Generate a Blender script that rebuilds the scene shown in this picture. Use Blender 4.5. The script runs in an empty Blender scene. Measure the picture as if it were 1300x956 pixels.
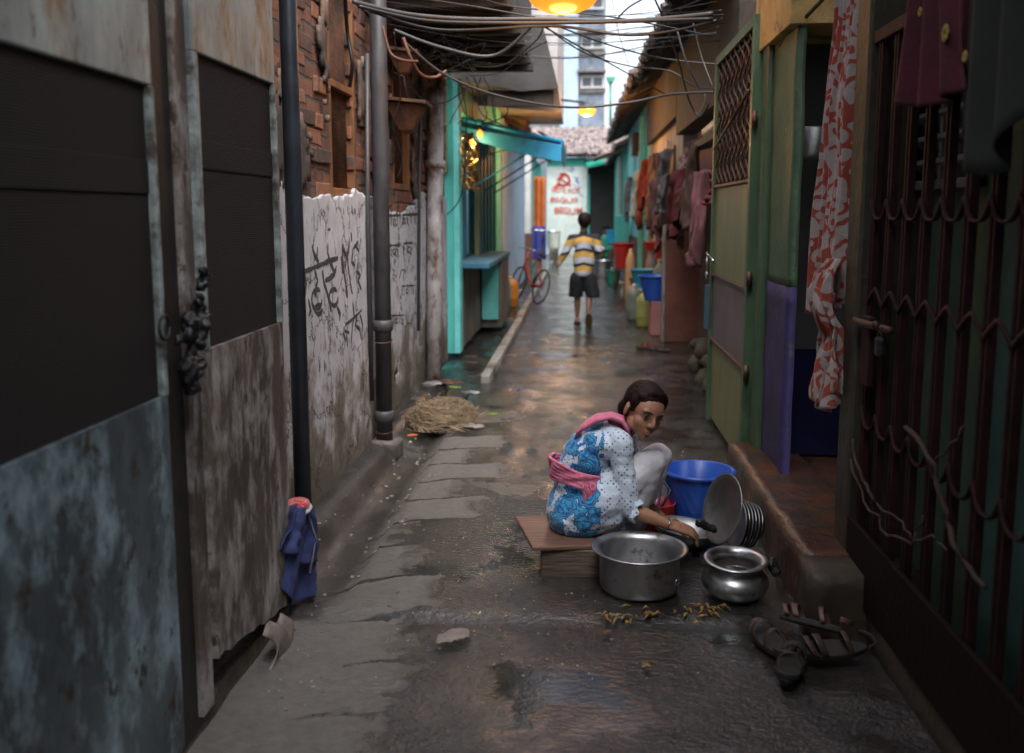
import bpy, bmesh, math, random
import numpy as np
from mathutils import Vector, Matrix, noise as mnoise
R = math.radians
S = bpy.context.scene
COL = S.collection
random.seed(7)

# ------------------------------------------------------------------ camera
F_PX, CX, CY, EYE = 1200.0, 650.0, 433.0, 1.35
PITCH = math.atan((433-270)/F_PX)
YAW = math.atan(85/F_PX*math.cos(PITCH))
cam_d = bpy.data.cameras.new('camera'); cam = bpy.data.objects.new('camera', cam_d); COL.objects.link(cam)
cam.location = (0, 0, EYE)
cam.rotation_euler = (math.pi/2-PITCH, 0, YAW)
cam_d.sensor_width = 36; cam_d.lens = 36*F_PX/1300; cam_d.shift_y = -45/1300
cam_d.clip_start = 0.05; cam_d.clip_end = 2000
cam_d.dof.use_dof = True; cam_d.dof.focus_distance = 3.75; cam_d.dof.aperture_fstop = 2.2
S.camera = cam

# ------------------------------------------------------------------ world, sun, exposure
SUN_EL, SUN_AZ = R(58), R(165)
w = bpy.data.worlds.new('World'); S.world = w; w.use_nodes = True
nt = w.node_tree; nt.nodes.clear()
sky = nt.nodes.new('ShaderNodeTexSky'); sky.sky_type = 'NISHITA'; sky.sun_disc = False
sky.sun_elevation = SUN_EL; sky.sun_rotation = SUN_AZ; sky.air_density = 1.0; sky.dust_density = 5.0; sky.ozone_density = 1.2
hsv = nt.nodes.new('ShaderNodeHueSaturation'); hsv.inputs['Saturation'].default_value = 0.42
bg = nt.nodes.new('ShaderNodeBackground'); bg.inputs['Strength'].default_value = 0.15
wo = nt.nodes.new('ShaderNodeOutputWorld')
nt.links.new(sky.outputs[0], hsv.inputs['Color']); nt.links.new(hsv.outputs[0], bg.inputs['Color']); nt.links.new(bg.outputs[0], wo.inputs['Surface'])
sd = bpy.data.lights.new('sun', 'SUN'); sd.energy = 1.1; sd.angle = R(60); sd.color = (.97, .98, 1)
so = bpy.data.objects.new('sun', sd); COL.objects.link(so)
dv = Vector((math.sin(SUN_AZ)*math.cos(SUN_EL), math.cos(SUN_AZ)*math.cos(SUN_EL), math.sin(SUN_EL)))
so.rotation_euler = dv.to_track_quat('Z', 'Y').to_euler(); so.location = (0, 10, 12)
S.view_settings.view_transform = 'Standard'; S.view_settings.look = 'None'; S.view_settings.gamma = 1
S.view_settings.exposure = 1.65
S.render.engine = 'CYCLES'
S.cycles.use_denoising = True
S.cycles.max_bounces = 8; S.cycles.diffuse_bounces = 4; S.cycles.glossy_bounces = 4
S.cycles.sample_clamp_indirect = 4.0
SODIUM = (1.0, .42, .10)

# ------------------------------------------------------------------ pixel -> world helpers
_cp, _sp, _cy, _sy = math.cos(PITCH), math.sin(PITCH), math.cos(YAW), math.sin(YAW)
FW = Vector((-_sy*_cp, _cy*_cp, -_sp)); RT = Vector((_cy, _sy, 0)); UP = Vector((-_sy*_sp, _cy*_sp, _cp))
def ray(px, py): return FW + (px-CX)/F_PX*RT - (py-CY)/F_PX*UP
def aY(px, py, Y): d = ray(px, py); t = Y/d.y; return Vector((d.x*t, Y, EYE+d.z*t))
def aX(px, py, X): d = ray(px, py); t = X/d.x; return Vector((X, d.y*t, EYE+d.z*t))
def aZ(px, py, Z=0): d = ray(px, py); t = (Z-EYE)/d.z; return Vector((d.x*t, d.y*t, Z))

# ------------------------------------------------------------------ materials
def mat(name, c1, c2=None, scale=6, rough=.7, metal=0, bump=.2, bscale=None, stain=None, sscale=2.0, samt=.5,
        stretch=(1,1,1), r2=None, emit=None, es=0, detail=6, spec=.5, coat=0, sw=.06, stain2=None):
    m = bpy.data.materials.new(name); m.use_nodes = True; n = m.node_tree.nodes; l = m.node_tree.links
    p = n['Principled BSDF']; p.inputs['Metallic'].default_value = metal; p.inputs['Roughness'].default_value = rough
    p.inputs['Specular IOR Level'].default_value = spec; p.inputs['Coat Weight'].default_value = coat
    tc = n.new('ShaderNodeTexCoord'); mp = n.new('ShaderNodeMapping'); mp.inputs['Scale'].default_value = stretch
    l.new(tc.outputs['Object'], mp.inputs[0])
    if c2 is None: c2 = tuple(x*.75 for x in c1)
    nz = n.new('ShaderNodeTexNoise'); nz.inputs['Scale'].default_value = scale; nz.inputs['Detail'].default_value = detail
    nz.inputs['Roughness'].default_value = .62
    l.new(mp.outputs[0], nz.inputs[0])
    cr = n.new('ShaderNodeValToRGB'); cr.color_ramp.elements[0].position = .36; cr.color_ramp.elements[1].position = .62
    cr.color_ramp.elements[0].color = (*c2, 1); cr.color_ramp.elements[1].color = (*c1, 1)
    l.new(nz.outputs['Fac'], cr.inputs[0]); out = cr.outputs[0]
    if stain:
        n2 = n.new('ShaderNodeTexNoise'); n2.inputs['Scale'].default_value = sscale; n2.inputs['Detail'].default_value = 8
        n2.inputs['Roughness'].default_value = .7
        l.new(mp.outputs[0], n2.inputs[0])
        r_ = n.new('ShaderNodeMapRange'); r_.inputs[1].default_value = 1-samt-sw; r_.inputs[2].default_value = 1-samt+sw
        l.new(n2.outputs['Fac'], r_.inputs[0])
        mx = n.new('ShaderNodeMixRGB'); mx.inputs[2].default_value = (*stain, 1)
        l.new(r_.outputs[0], mx.inputs[0]); l.new(out, mx.inputs[1]); out = mx.outputs[0]
    if stain2:
        n3 = n.new('ShaderNodeTexNoise'); n3.inputs['Scale'].default_value = sscale*2.3; n3.inputs['Detail'].default_value = 9; n3.inputs['Roughness'].default_value = .72; n3.noise_dimensions = '4D'; n3.inputs['W'].default_value = 3.3
        l.new(mp.outputs[0], n3.inputs[0])
        r3 = n.new('ShaderNodeMapRange'); r3.inputs[1].default_value = .56; r3.inputs[2].default_value = .61; l.new(n3.outputs['Fac'], r3.inputs[0])
        m3_ = n.new('ShaderNodeMixRGB'); m3_.inputs[2].default_value = (*stain2, 1); l.new(r3.outputs[0], m3_.inputs[0]); l.new(out, m3_.inputs[1]); out = m3_.outputs[0]
    l.new(out, p.inputs['Base Color'])
    if r2 is not None:
        mr = n.new('ShaderNodeMapRange'); mr.inputs[1].default_value = .35; mr.inputs[2].default_value = .65
        mr.inputs[3].default_value = rough; mr.inputs[4].default_value = r2
        l.new(nz.outputs['Fac'], mr.inputs[0]); l.new(mr.outputs[0], p.inputs['Roughness'])
    if bump:
        bn = n.new('ShaderNodeTexNoise'); bn.inputs['Scale'].default_value = bscale or scale*5; bn.inputs['Detail'].default_value = 5
        l.new(mp.outputs[0], bn.inputs[0])
        b = n.new('ShaderNodeBump'); b.inputs['Strength'].default_value = bump; b.inputs['Distance'].default_value = .01
        l.new(bn.outputs['Fac'], b.inputs['Height']); l.new(b.outputs[0], p.inputs['Normal'])
    if emit:
        p.inputs['Emission Color'].default_value = (*emit, 1); p.inputs['Emission Strength'].default_value = es
    return m

def mat_brick():
    m = bpy.data.materials.new('brick'); m.use_nodes = True; n = m.node_tree.nodes; l = m.node_tree.links
    p = n['Principled BSDF']; p.inputs['Roughness'].default_value = .85
    g = n.new('ShaderNodeNewGeometry'); sx = n.new('ShaderNodeSeparateXYZ'); cb = n.new('ShaderNodeCombineXYZ')
    l.new(g.outputs['Position'], sx.inputs[0])
    nz = n.new('ShaderNodeTexNoise'); nz.inputs['Scale'].default_value = 9; l.new(g.outputs['Position'], nz.inputs[0])
    ad = n.new('ShaderNodeMath'); ad.operation = 'MULTIPLY_ADD'; ad.inputs[1].default_value = .035; l.new(nz.outputs['Fac'], ad.inputs[0]); l.new(sx.outputs['Z'], ad.inputs[2])
    l.new(sx.outputs['Y'], cb.inputs[0]); l.new(ad.outputs[0], cb.inputs[1])
    b = n.new('ShaderNodeTexBrick'); b.inputs['Scale'].default_value = 1; b.inputs['Brick Width'].default_value = .23
    b.inputs['Row Height'].default_value = .078; b.inputs['Mortar Size'].default_value = .009; b.inputs['Mortar Smooth'].default_value = .4
    b.inputs['Color1'].default_value = (.2, .08, .045, 1); b.inputs['Color2'].default_value = (.10, .045, .03, 1); b.inputs['Mortar'].default_value = (.06, .05, .045, 1)
    l.new(cb.outputs[0], b.inputs[0])
    n2 = n.new('ShaderNodeTexNoise'); n2.inputs['Scale'].default_value = 5; n2.inputs['Detail'].default_value = 9; n2.inputs['Roughness'].default_value = .7
    l.new(g.outputs['Position'], n2.inputs[0])
    mr = n.new('ShaderNodeMapRange'); mr.inputs[1].default_value = .47; mr.inputs[2].default_value = .64; l.new(n2.outputs['Fac'], mr.inputs[0])
    mx = n.new('ShaderNodeMixRGB'); mx.inputs[2].default_value = (.09, .075, .065, 1); l.new(mr.outputs[0], mx.inputs[0]); l.new(b.outputs['Color'], mx.inputs[1])
    l.new(mx.outputs[0], p.inputs['Base Color'])
    ma = n.new('ShaderNodeMath'); ma.operation = 'MULTIPLY_ADD'; ma.inputs[1].default_value = -.9; l.new(b.outputs['Fac'], ma.inputs[0]); l.new(n2.outputs['Fac'], ma.inputs[2])
    bp = n.new('ShaderNodeBump'); bp.inputs['Strength'].default_value = .9; bp.inputs['Distance'].default_value = .02
    l.new(ma.outputs[0], bp.inputs['Height']); l.new(bp.outputs[0], p.inputs['Normal'])
    return m

def mat_plaster():
    m = bpy.data.materials.new('plaster'); m.use_nodes = True; n = m.node_tree.nodes; l = m.node_tree.links
    p = n['Principled BSDF']; p.inputs['Roughness'].default_value = .75
    g = n.new('ShaderNodeNewGeometry'); sx = n.new('ShaderNodeSeparateXYZ'); l.new(g.outputs['Position'], sx.inputs[0])
    n1 = n.new('ShaderNodeTexNoise'); n1.inputs['Scale'].default_value = 3.2; n1.inputs['Detail'].default_value = 10; n1.inputs['Roughness'].default_value = .68
    l.new(g.outputs['Position'], n1.inputs[0])
    # dirt grows towards the foot of the wall: height + noise
    ma = n.new('ShaderNodeMath'); ma.operation = 'MULTIPLY_ADD'; ma.inputs[1].default_value = 2.2; l.new(n1.outputs['Fac'], ma.inputs[0])
    ng = n.new('ShaderNodeMath'); ng.operation = 'MULTIPLY'; ng.inputs[1].default_value = -1.0; l.new(sx.outputs['Z'], ng.inputs[0]); l.new(ng.outputs[0], ma.inputs[2])
    mr = n.new('ShaderNodeMapRange'); mr.inputs[1].default_value = .25; mr.inputs[2].default_value = 1.0; l.new(ma.outputs[0], mr.inputs[0])
    cr = n.new('ShaderNodeValToRGB'); e = cr.color_ramp.elements
    e[0].position = 0; e[0].color = (.47, .47, .50, 1); e[1].position = 1; e[1].color = (.10, .085, .065, 1)
    x = e.new(.35); x.color = (.44, .43, .45, 1); x = e.new(.65); x.color = (.20, .17, .14, 1)
    l.new(mr.outputs[0], cr.inputs[0])
    mp = n.new('ShaderNodeMapping'); mp.inputs['Scale'].default_value = (1, 1, .35); l.new(g.outputs['Position'], mp.inputs[0])
    n2 = n.new('ShaderNodeTexNoise'); n2.inputs['Scale'].default_value = 22; n2.inputs['Detail'].default_value = 8; n2.inputs['Roughness'].default_value = .75
    l.new(mp.outputs[0], n2.inputs[0])
    m2 = n.new('ShaderNodeMapRange'); m2.inputs[1].default_value = .56; m2.inputs[2].default_value = .64; l.new(n2.outputs['Fac'], m2.inputs[0])
    mx = n.new('ShaderNodeMixRGB'); mx.inputs[2].default_value = (.10, .085, .075, 1); l.new(m2.outputs[0], mx.inputs[0]); l.new(cr.outputs[0], mx.inputs[1])
    vo = n.new('ShaderNodeTexVoronoi'); vo.feature = 'DISTANCE_TO_EDGE'; vo.inputs['Scale'].default_value = 2.4
    wv = n.new('ShaderNodeVectorMath'); wv.operation = 'MULTIPLY_ADD'; wv.inputs[1].default_value = (.5, .5, .5)
    l.new(n1.outputs['Color'], wv.inputs[0]); l.new(g.outputs['Position'], wv.inputs[2]); l.new(wv.outputs[0], vo.inputs[0])
    cr2 = n.new('ShaderNodeMapRange'); cr2.inputs[1].default_value = .004; cr2.inputs[2].default_value = .016; cr2.inputs[3].default_value = 1; cr2.inputs[4].default_value = 0
    l.new(vo.outputs['Distance'], cr2.inputs[0])
    my = n.new('ShaderNodeMixRGB'); my.inputs[2].default_value = (.05, .04, .035, 1); l.new(cr2.outputs[0], my.inputs[0]); l.new(mx.outputs[0], my.inputs[1])
    l.new(my.outputs[0], p.inputs['Base Color'])
    sb = n.new('ShaderNodeMath'); sb.operation = 'SUBTRACT'; l.new(n2.outputs['Fac'], sb.inputs[0]); l.new(cr2.outputs[0], sb.inputs[1])
    bp = n.new('ShaderNodeBump'); bp.inputs['Strength'].default_value = .6; bp.inputs['Distance'].default_value = .012
    l.new(sb.outputs[0], bp.inputs['Height']); l.new(bp.outputs[0], p.inputs['Normal'])
    return m

def mat_ground():
    m = bpy.data.materials.new('wet_concrete'); m.use_nodes = True; n = m.node_tree.nodes; l = m.node_tree.links
    p = n['Principled BSDF']
    g = n.new('ShaderNodeNewGeometry'); sx = n.new('ShaderNodeSeparateXYZ'); l.new(g.outputs['Position'], sx.inputs[0])
    def noise(s, d=6, r=.6, vec=None):
        k = n.new('ShaderNodeTexNoise'); k.inputs['Scale'].default_value = s; k.inputs['Detail'].default_value = d; k.inputs['Roughness'].default_value = r
        l.new(vec or g.outputs['Position'], k.inputs[0]); return k.outputs['Fac']
    def mr(v, a, b, c=0, d=1):
        k = n.new('ShaderNodeMapRange'); k.inputs[1].default_value = a; k.inputs[2].default_value = b; k.inputs[3].default_value = c; k.inputs[4].default_value = d
        l.new(v, k.inputs[0]); return k.outputs[0]
    big = noise(1.5, 7, .6)
    # rows of cement laid across the left flank: each row has dried by its own amount, joints stay dark
    def mth(op, x, y_=None, z_=None):
        k = n.new('ShaderNodeMath'); k.operation = op
        for i, q in enumerate((x, y_, z_)):
            if q is None: continue
            if isinstance(q, (int, float)): k.inputs[i].default_value = q
            else: l.new(q, k.inputs[i])
        return k.outputs[0]
    wob = noise(3.5, 4, .6); wob2 = noise(11, 5, .65)
    yy = mth('MULTIPLY_ADD', wob, .55, mth('MULTIPLY', mth('ADD', sx.outputs['Y'], mth('MULTIPLY', sx.outputs['X'], -.22)), 3.1))
    row = mth('FLOOR', yy); fr = mth('FRACT', yy)
    wn = n.new('ShaderNodeTexWhiteNoise'); wn.noise_dimensions = '1D'; l.new(row, wn.inputs['W'])
    edge = mth('MULTIPLY_ADD', wn.outputs['Value'], .42, -.78)
    dx = mth('SUBTRACT', mth('ADD', sx.outputs['X'], mth('MULTIPLY_ADD', wob2, .34, -.17)), edge)
    fing = mr(dx, .05, -.05); joint = mr(mth('ADD', fr, mth('MULTIPLY_ADD', wob2, .12, -.06)), .05, .11)
    side = mr(sx.outputs['X'], -.90, -.84); near = mr(sx.outputs['Y'], 6.6, 5.6)
    k2 = mth('MULTIPLY', mth('MULTIPLY', fing, joint), mth('MULTIPLY', side, near))
    fd = mth('MULTIPLY', mr(sx.outputs['Y'], 3.0, 2.96), mr(mth('ADD', sx.outputs['X'], mth('MULTIPLY_ADD', big, 1.3, -.65)), -.66, -.74))
    k2 = mth('MAXIMUM', k2, fd)
    dryn = mr(big, .60, .66, 0, .7)
    dry = mth('MAXIMUM', k2, dryn)
    fine = noise(30, 8, .7)
    c1 = n.new('ShaderNodeValToRGB'); c1.color_ramp.elements[0].position = .35; c1.color_ramp.elements[1].position = .68
    c1.color_ramp.elements[0].color = (.010, .009, .008, 1); c1.color_ramp.elements[1].color = (.042, .038, .033, 1)
    l.new(noise(4, 9, .7), c1.inputs[0])
    c2 = n.new('ShaderNodeValToRGB'); c2.color_ramp.elements[0].position = .35; c2.color_ramp.elements[1].position = .68
    c2.color_ramp.elements[0].color = (.07, .065, .058, 1); c2.color_ramp.elements[1].color = (.125, .117, .105, 1); l.new(fine, c2.inputs[0])
    mx = n.new('ShaderNodeMixRGB'); l.new(dry, mx.inputs[0]); l.new(c1.outputs[0], mx.inputs[1]); l.new(c2.outputs[0], mx.inputs[2])
    l.new(mx.outputs[0], p.inputs['Base Color'])
    pud = mr(noise(2.3, 4, .55), .44, .56)
    rg = n.new('ShaderNodeMixRGB'); rg.inputs[1].default_value = (.10, .10, .10, 1); rg.inputs[2].default_value = (.03, .03, .03, 1); l.new(pud, rg.inputs[0])
    chan = mth('MULTIPLY', mr(sx.outputs['X'], -.80, -.86), mr(sx.outputs['Y'], 7.6, 7.3)); dry = mth('MAXIMUM', dry, mth('MULTIPLY', chan, .55))
    rr = n.new('ShaderNodeMixRGB'); rr.inputs[2].default_value = (.62, .62, .62, 1); l.new(dry, rr.inputs[0]); l.new(rg.outputs[0], rr.inputs[1])
    l.new(rr.outputs[0], p.inputs['Roughness'])
    p.inputs['Specular IOR Level'].default_value = 1.0
    # water ripples and concrete tooth
    mp2 = n.new('ShaderNodeMapping'); mp2.inputs['Scale'].default_value = (1, 1.5, 1); l.new(g.outputs['Position'], mp2.inputs[0])
    rip = noise(40, 3, .6, mp2.outputs[0]); rip2 = noise(130, 5, .7, mp2.outputs[0])
    a = n.new('ShaderNodeMath'); a.operation = 'MULTIPLY_ADD'; a.inputs[1].default_value = .30; l.new(rip2, a.inputs[0]); l.new(rip, a.inputs[2])
    bp = n.new('ShaderNodeBump'); bp.inputs['Strength'].default_value = .75; bp.inputs['Distance'].default_value = .009
    calm = mr(noise(2.2, 5, .65), .40, .56, .15, 1.0); l.new(calm, bp.inputs['Strength'])
    l.new(a.outputs[0], bp.inputs['Height']); l.new(bp.outputs[0], p.inputs['Normal'])
    return m

def mat_mesh():
    m = mat('dark_wire_mesh', (.020, .016, .0145), (.011, .009, .008), 3, .8, 0, 0, spec=.25)
    n = m.node_tree.nodes; l = m.node_tree.links; p = n['Principled BSDF']
    g = n.new('ShaderNodeNewGeometry')
    wz = n.new('ShaderNodeTexWave'); wz.wave_type = 'BANDS'; wz.bands_direction = 'Z'; wz.inputs['Scale'].default_value = 56; wz.inputs['Distortion'].default_value = .6; wz.inputs['Detail'].default_value = 1
    wy = n.new('ShaderNodeTexWave'); wy.wave_type = 'BANDS'; wy.bands_direction = 'Y'; wy.inputs['Scale'].default_value = 70
    l.new(g.outputs['Position'], wz.inputs[0]); l.new(g.outputs['Position'], wy.inputs[0])
    a = n.new('ShaderNodeMath'); a.operation = 'MULTIPLY_ADD'; a.inputs[1].default_value = .4; l.new(wy.outputs['Fac'], a.inputs[0]); l.new(wz.outputs['Fac'], a.inputs[2])
    b = n.new('ShaderNodeBump'); b.inputs['Strength'].default_value = .9; b.inputs['Distance'].default_value = .012; l.new(a.outputs[0], b.inputs['Height']); l.new(b.outputs[0], p.inputs['Normal'])
    src = p.inputs['Base Color'].links[0].from_socket; wr = n.new('ShaderNodeMapRange'); wr.inputs[1].default_value = .55; wr.inputs[2].default_value = 1.1; l.new(a.outputs[0], wr.inputs[0])
    mxw = n.new('ShaderNodeMixRGB'); mxw.inputs[2].default_value = (.036, .029, .027, 1); l.new(wr.outputs[0], mxw.inputs[0]); l.new(src, mxw.inputs[1]); l.new(mxw.outputs[0], p.inputs['Base Color'])
    return m

def mat_cloth_print(name, base, ink, scale=7, thr=.5, kind='swirl', ink2=None):
    m = bpy.data.materials.new(name); m.use_nodes = True; n = m.node_tree.nodes; l = m.node_tree.links
    p = n['Principled BSDF']; p.inputs['Roughness'].default_value = .85; p.inputs['Sheen Weight'].default_value = .2
    tc = n.new('ShaderNodeTexCoord'); v = tc.outputs['Object']
    if kind == 'swirl':
        nz = n.new('ShaderNodeTexNoise'); nz.inputs['Scale'].default_value = scale*.5; nz.inputs['Detail'].default_value = 1; l.new(v, nz.inputs[0])
        mw = n.new('ShaderNodeVectorMath'); mw.operation = 'MULTIPLY_ADD'; mw.inputs[1].default_value = (.12, .12, .12); l.new(nz.outputs['Color'], mw.inputs[0]); l.new(v, mw.inputs[2])
        vo = n.new('ShaderNodeTexVoronoi'); vo.inputs['Scale'].default_value = scale; l.new(mw.outputs[0], vo.inputs[0])
        s = n.new('ShaderNodeMath'); s.operation = 'MULTIPLY'; s.inputs[1].default_value = 13; l.new(vo.outputs['Distance'], s.inputs[0])
        q = n.new('ShaderNodeMath'); q.operation = 'SINE'; l.new(s.outputs[0], q.inputs[0])
        r_ = n.new('ShaderNodeMapRange'); r_.inputs[1].default_value = thr; r_.inputs[2].default_value = thr+.15; l.new(q.outputs[0], r_.inputs[0])
        mx = n.new('ShaderNodeMixRGB'); mx.inputs[1].default_value = (*base, 1); mx.inputs[2].default_value = (*ink, 1)
        l.new(r_.outputs[0], mx.inputs[0]); out = mx.outputs[0]
    else:
        # small dots on a regular lattice, optional roses over them
        sx_ = n.new('ShaderNodeVectorMath'); sx_.operation = 'MULTIPLY'; sx_.inputs[1].default_value = (1, .55, 1); l.new(v, sx_.inputs[0])
        vd = n.new('ShaderNodeTexVoronoi'); vd.inputs['Scale'].default_value = 66; vd.inputs['Randomness'].default_value = .1
        mpd = n.new('ShaderNodeMapping'); mpd.inputs['Rotation'].default_value = (R(20), R(45), R(12)); l.new(v, mpd.inputs[0]); l.new(mpd.outputs[0], vd.inputs[0])
        r_ = n.new('ShaderNodeMapRange'); r_.inputs[1].default_value = .23; r_.inputs[2].default_value = .31; r_.inputs[3].default_value = 1; r_.inputs[4].default_value = 0
        l.new(vd.outputs['Distance'], r_.inputs[0])
        mx = n.new('ShaderNodeMixRGB'); mx.inputs[1].default_value = (*base, 1); mx.inputs[2].default_value = (.07, .11, .22, 1)
        l.new(r_.outputs[0], mx.inputs[0]); out = mx.outputs[0]
        if kind == 'roses':
            vo = n.new('ShaderNodeTexVoronoi'); vo.inputs['Scale'].default_value = 13.5; vo.inputs['Randomness'].default_value = .85; l.new(v, vo.inputs[0])
            nz = n.new('ShaderNodeTexNoise'); nz.inputs['Scale'].default_value = 34; nz.inputs['Detail'].default_value = 2; l.new(v, nz.inputs[0])
            a = n.new('ShaderNodeMath'); a.operation = 'MULTIPLY_ADD'; a.inputs[1].default_value = .62; l.new(nz.outputs['Fac'], a.inputs[0]); l.new(vo.outputs['Distance'], a.inputs[2])
            s = n.new('ShaderNodeMath'); s.operation = 'MULTIPLY'; s.inputs[1].default_value = 40; l.new(a.outputs[0], s.inputs[0])
            q = n.new('ShaderNodeMath'); q.operation = 'SINE'; l.new(s.outputs[0], q.inputs[0])
            cr = n.new('ShaderNodeValToRGB'); cr.color_ramp.elements[0].position = .1; cr.color_ramp.elements[1].position = .9
            cr.color_ramp.elements[0].color = (*ink, 1); cr.color_ramp.elements[1].color = (*ink2, 1)
            mm = n.new('ShaderNodeMapRange'); mm.inputs[1].default_value = -1; mm.inputs[2].default_value = 1; l.new(q.outputs[0], mm.inputs[0]); l.new(mm.outputs[0], cr.inputs[0])
            k = n.new('ShaderNodeMapRange'); k.inputs[1].default_value = .93; k.inputs[2].default_value = .95; k.inputs[3].default_value = 1; k.inputs[4].default_value = 0
            l.new(a.outputs[0], k.inputs[0])
            m2 = n.new('ShaderNodeMixRGB'); l.new(k.outputs[0], m2.inputs[0]); l.new(out, m2.inputs[1]); l.new(cr.outputs[0], m2.inputs[2]); out = m2.outputs[0]
    l.new(out, p.inputs['Base Color'])
    bn = n.new('ShaderNodeTexNoise'); bn.inputs['Scale'].default_value = 22; bn.inputs['Detail'].default_value = 3; l.new(v, bn.inputs[0])
    b = n.new('ShaderNodeBump'); b.inputs['Strength'].default_value = .8; b.inputs['Distance'].default_value = .012; l.new(bn.outputs['Fac'], b.inputs['Height']); l.new(b.outputs[0], p.inputs['Normal'])
    return m

M = {}
M['ground'] = mat_ground(); M['brick'] = mat_brick(); M['plaster'] = mat_plaster(); M['mesh'] = mat_mesh()
M['conc'] = mat('worn_concrete', (.17, .155, .14), (.09, .08, .07), 5, .65, bump=.5, stain=(.05, .042, .035), samt=.5, r2=.4)
M['conc_pale'] = mat('pale_cement', (.30, .29, .27), (.17, .16, .145), 5, .6, bump=.5, stain=(.08, .07, .06), samt=.44)
M['mud'] = mat('wet_mud', (.05, .04, .03), (.025, .02, .016), 9, .35, bump=.8, bscale=25)
M['door_blue'] = mat('peeling_blue_grey_paint', (.075, .10, .115), (.034, .043, .05), 3.1, .5, bump=.6, bscale=24, stain=(.22, .30, .34), sscale=5, samt=.44, sw=.08, stain2=(.035, .026, .02), stretch=(1, 1.2, .8))
M['door_brown'] = mat('worn_grey_brown_paint', (.12, .095, .082), (.05, .038, .032), 3.4, .6, bump=.6, bscale=26, stain=(.32, .30, .29), sscale=7, samt=.44, sw=.09, stain2=(.05, .035, .025), stretch=(1, 1.4, .7))
M['door_top'] = mat('rust_streaked_paint', (.30, .33, .315), (.16, .185, .185), 5, .55, bump=.4, stain=(.16, .085, .03), sscale=4.5, samt=.43, stain2=(.10, .10, .095), stretch=(1, 1.5, .6))
M['black'] = mat('dark_timber', (.018, .014, .013), (.008, .007, .006), 6, .6, bump=.3)
M['pale_edge'] = mat('chipped_pale_edge', (.30, .36, .36), (.12, .13, .13), 12, .55, bump=.4, stain=(.05, .045, .04), sscale=9, samt=.45)
M['iron'] = mat('dark_iron', (.045, .045, .05), (.02, .02, .022), 20, .45, .7, .4)
M['steelpipe'] = mat('dark_blue_grey_pipe', (.045, .055, .072), (.028, .032, .042), 8, .38, bump=.15)
M['pipe_mid'] = mat('sooty_pipe', (.07, .068, .075), (.035, .033, .035), 7, .5, bump=.3, stain=(.02, .018, .018), samt=.45, stretch=(1, 1, .4))
M['pipe_rust'] = mat('rust_flecked_pipe', (.55, .54, .56), (.36, .33, .31), 9, .5, bump=.4, stain=(.12, .065, .04), sscale=7, samt=.46, stretch=(1, 1, .5))
M['wood'] = mat('old_window_wood', (.25, .11, .04), (.12, .05, .02), 8, .6, bump=.4, stretch=(1, 1, .2))
M['wood_wet'] = mat('wet_board', (.17, .09, .062), (.10, .055, .04), 5, .42, bump=.3, stretch=(.4, 3, 1), r2=.28)
M['wood_block'] = mat('weathered_timber_block', (.125, .09, .07), (.07, .05, .04), 4, .6, bump=.6, stretch=(.4, 2, 3))
M['rust'] = mat('rusty_sheet_iron', (.15, .065, .035), (.05, .028, .02), 9, .7, .3, .5)
M['teal'] = mat('turquoise_limewash', (.07, .44, .38), (.045, .31, .27), 3, .7, bump=.25, stain=(.12, .16, .14), sscale=3, samt=.37, stretch=(1, 1, .5))
M['teal_light'] = mat('pale_turquoise_paint', (.16, .60, .56), (.11, .45, .42), 4, .6, bump=.2, stain=(.14, .2, .18), samt=.36)
M['cyan'] = mat('bright_turquoise_paint', (.22, .62, .60), (.15, .48, .47), 4, .6, bump=.2, stain=(.25, .3, .28), samt=.38)
M['tealdoor'] = mat('sea_blue_paint', (.02, .19, .27), (.012, .12, .18), 5, .45, bump=.2)
M['blue_sill'] = mat('faded_blue_paint', (.07, .24, .36), (.04, .15, .24), 5, .5, bump=.3, stain=(.16, .2, .22), samt=.42)
M['tin_blue'] = mat('blue_painted_tin', (.04, .36, .62), (.025, .24, .45), 3, .42, .1, .15, stain=(.03, .09, .14), samt=.4)
M['bluewall'] = mat('chalky_blue_grey_wall', (.33, .43, .55), (.25, .33, .43), 2, .8, bump=.2, stain=(.13, .15, .18), samt=.36)
M['greywall'] = mat('damp_grey_render', (.16, .14, .125), (.08, .07, .06), 3, .7, bump=.4, stretch=(1, 1, .4))
M['white_wall'] = mat('pale_green_white_limewash', (.54, .58, .56), (.42, .46, .45), 3, .8, bump=.15, stain=(.26, .28, .27), samt=.34)
M['redpaint'] = mat('red_sign_paint', (.50, .05, .035), (.42, .08, .06), 12, .7, bump=0)
M['bluepaint'] = mat('faded_blue_sign_paint', (.20, .26, .45), None, 12, .7, bump=0)
M['graffiti'] = mat('black_brush_paint', (.03, .028, .032), (.075, .07, .075), 26, .7, bump=0)
M['cream'] = mat('stained_cream_pink_render', (.40, .37, .36), (.28, .25, .245), 2.5, .8, bump=.25, stain=(.2, .17, .15), samt=.40, stretch=(1, 1, .4))
M['pinkwall'] = mat('dusty_pink_render', (.36, .16, .14), (.26, .11, .10), 3, .8, bump=.2)
M['tower'] = mat('blue_grey_tower_render', (.18, .22, .275), (.115, .145, .185), .8, .85, bump=.1, stain=(.08, .095, .12), sscale=1.1, samt=.49, stretch=(1, 1, .6))
M['tower_dark'] = mat('dark_window_glass', (.05, .06, .08), None, 2, .3, bump=0)  # even dark tone of the tower panes
M['winwhite'] = mat('pale_window_frame_paint', (.5, .52, .52), None, 3, .6, bump=0)
M['tile'] = mat('weathered_roof_tiles', (.10, .08, .07), (.045, .036, .033), 7, .85, bump=.7, stain=(.16, .13, .11), sscale=11, samt=.42)
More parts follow.
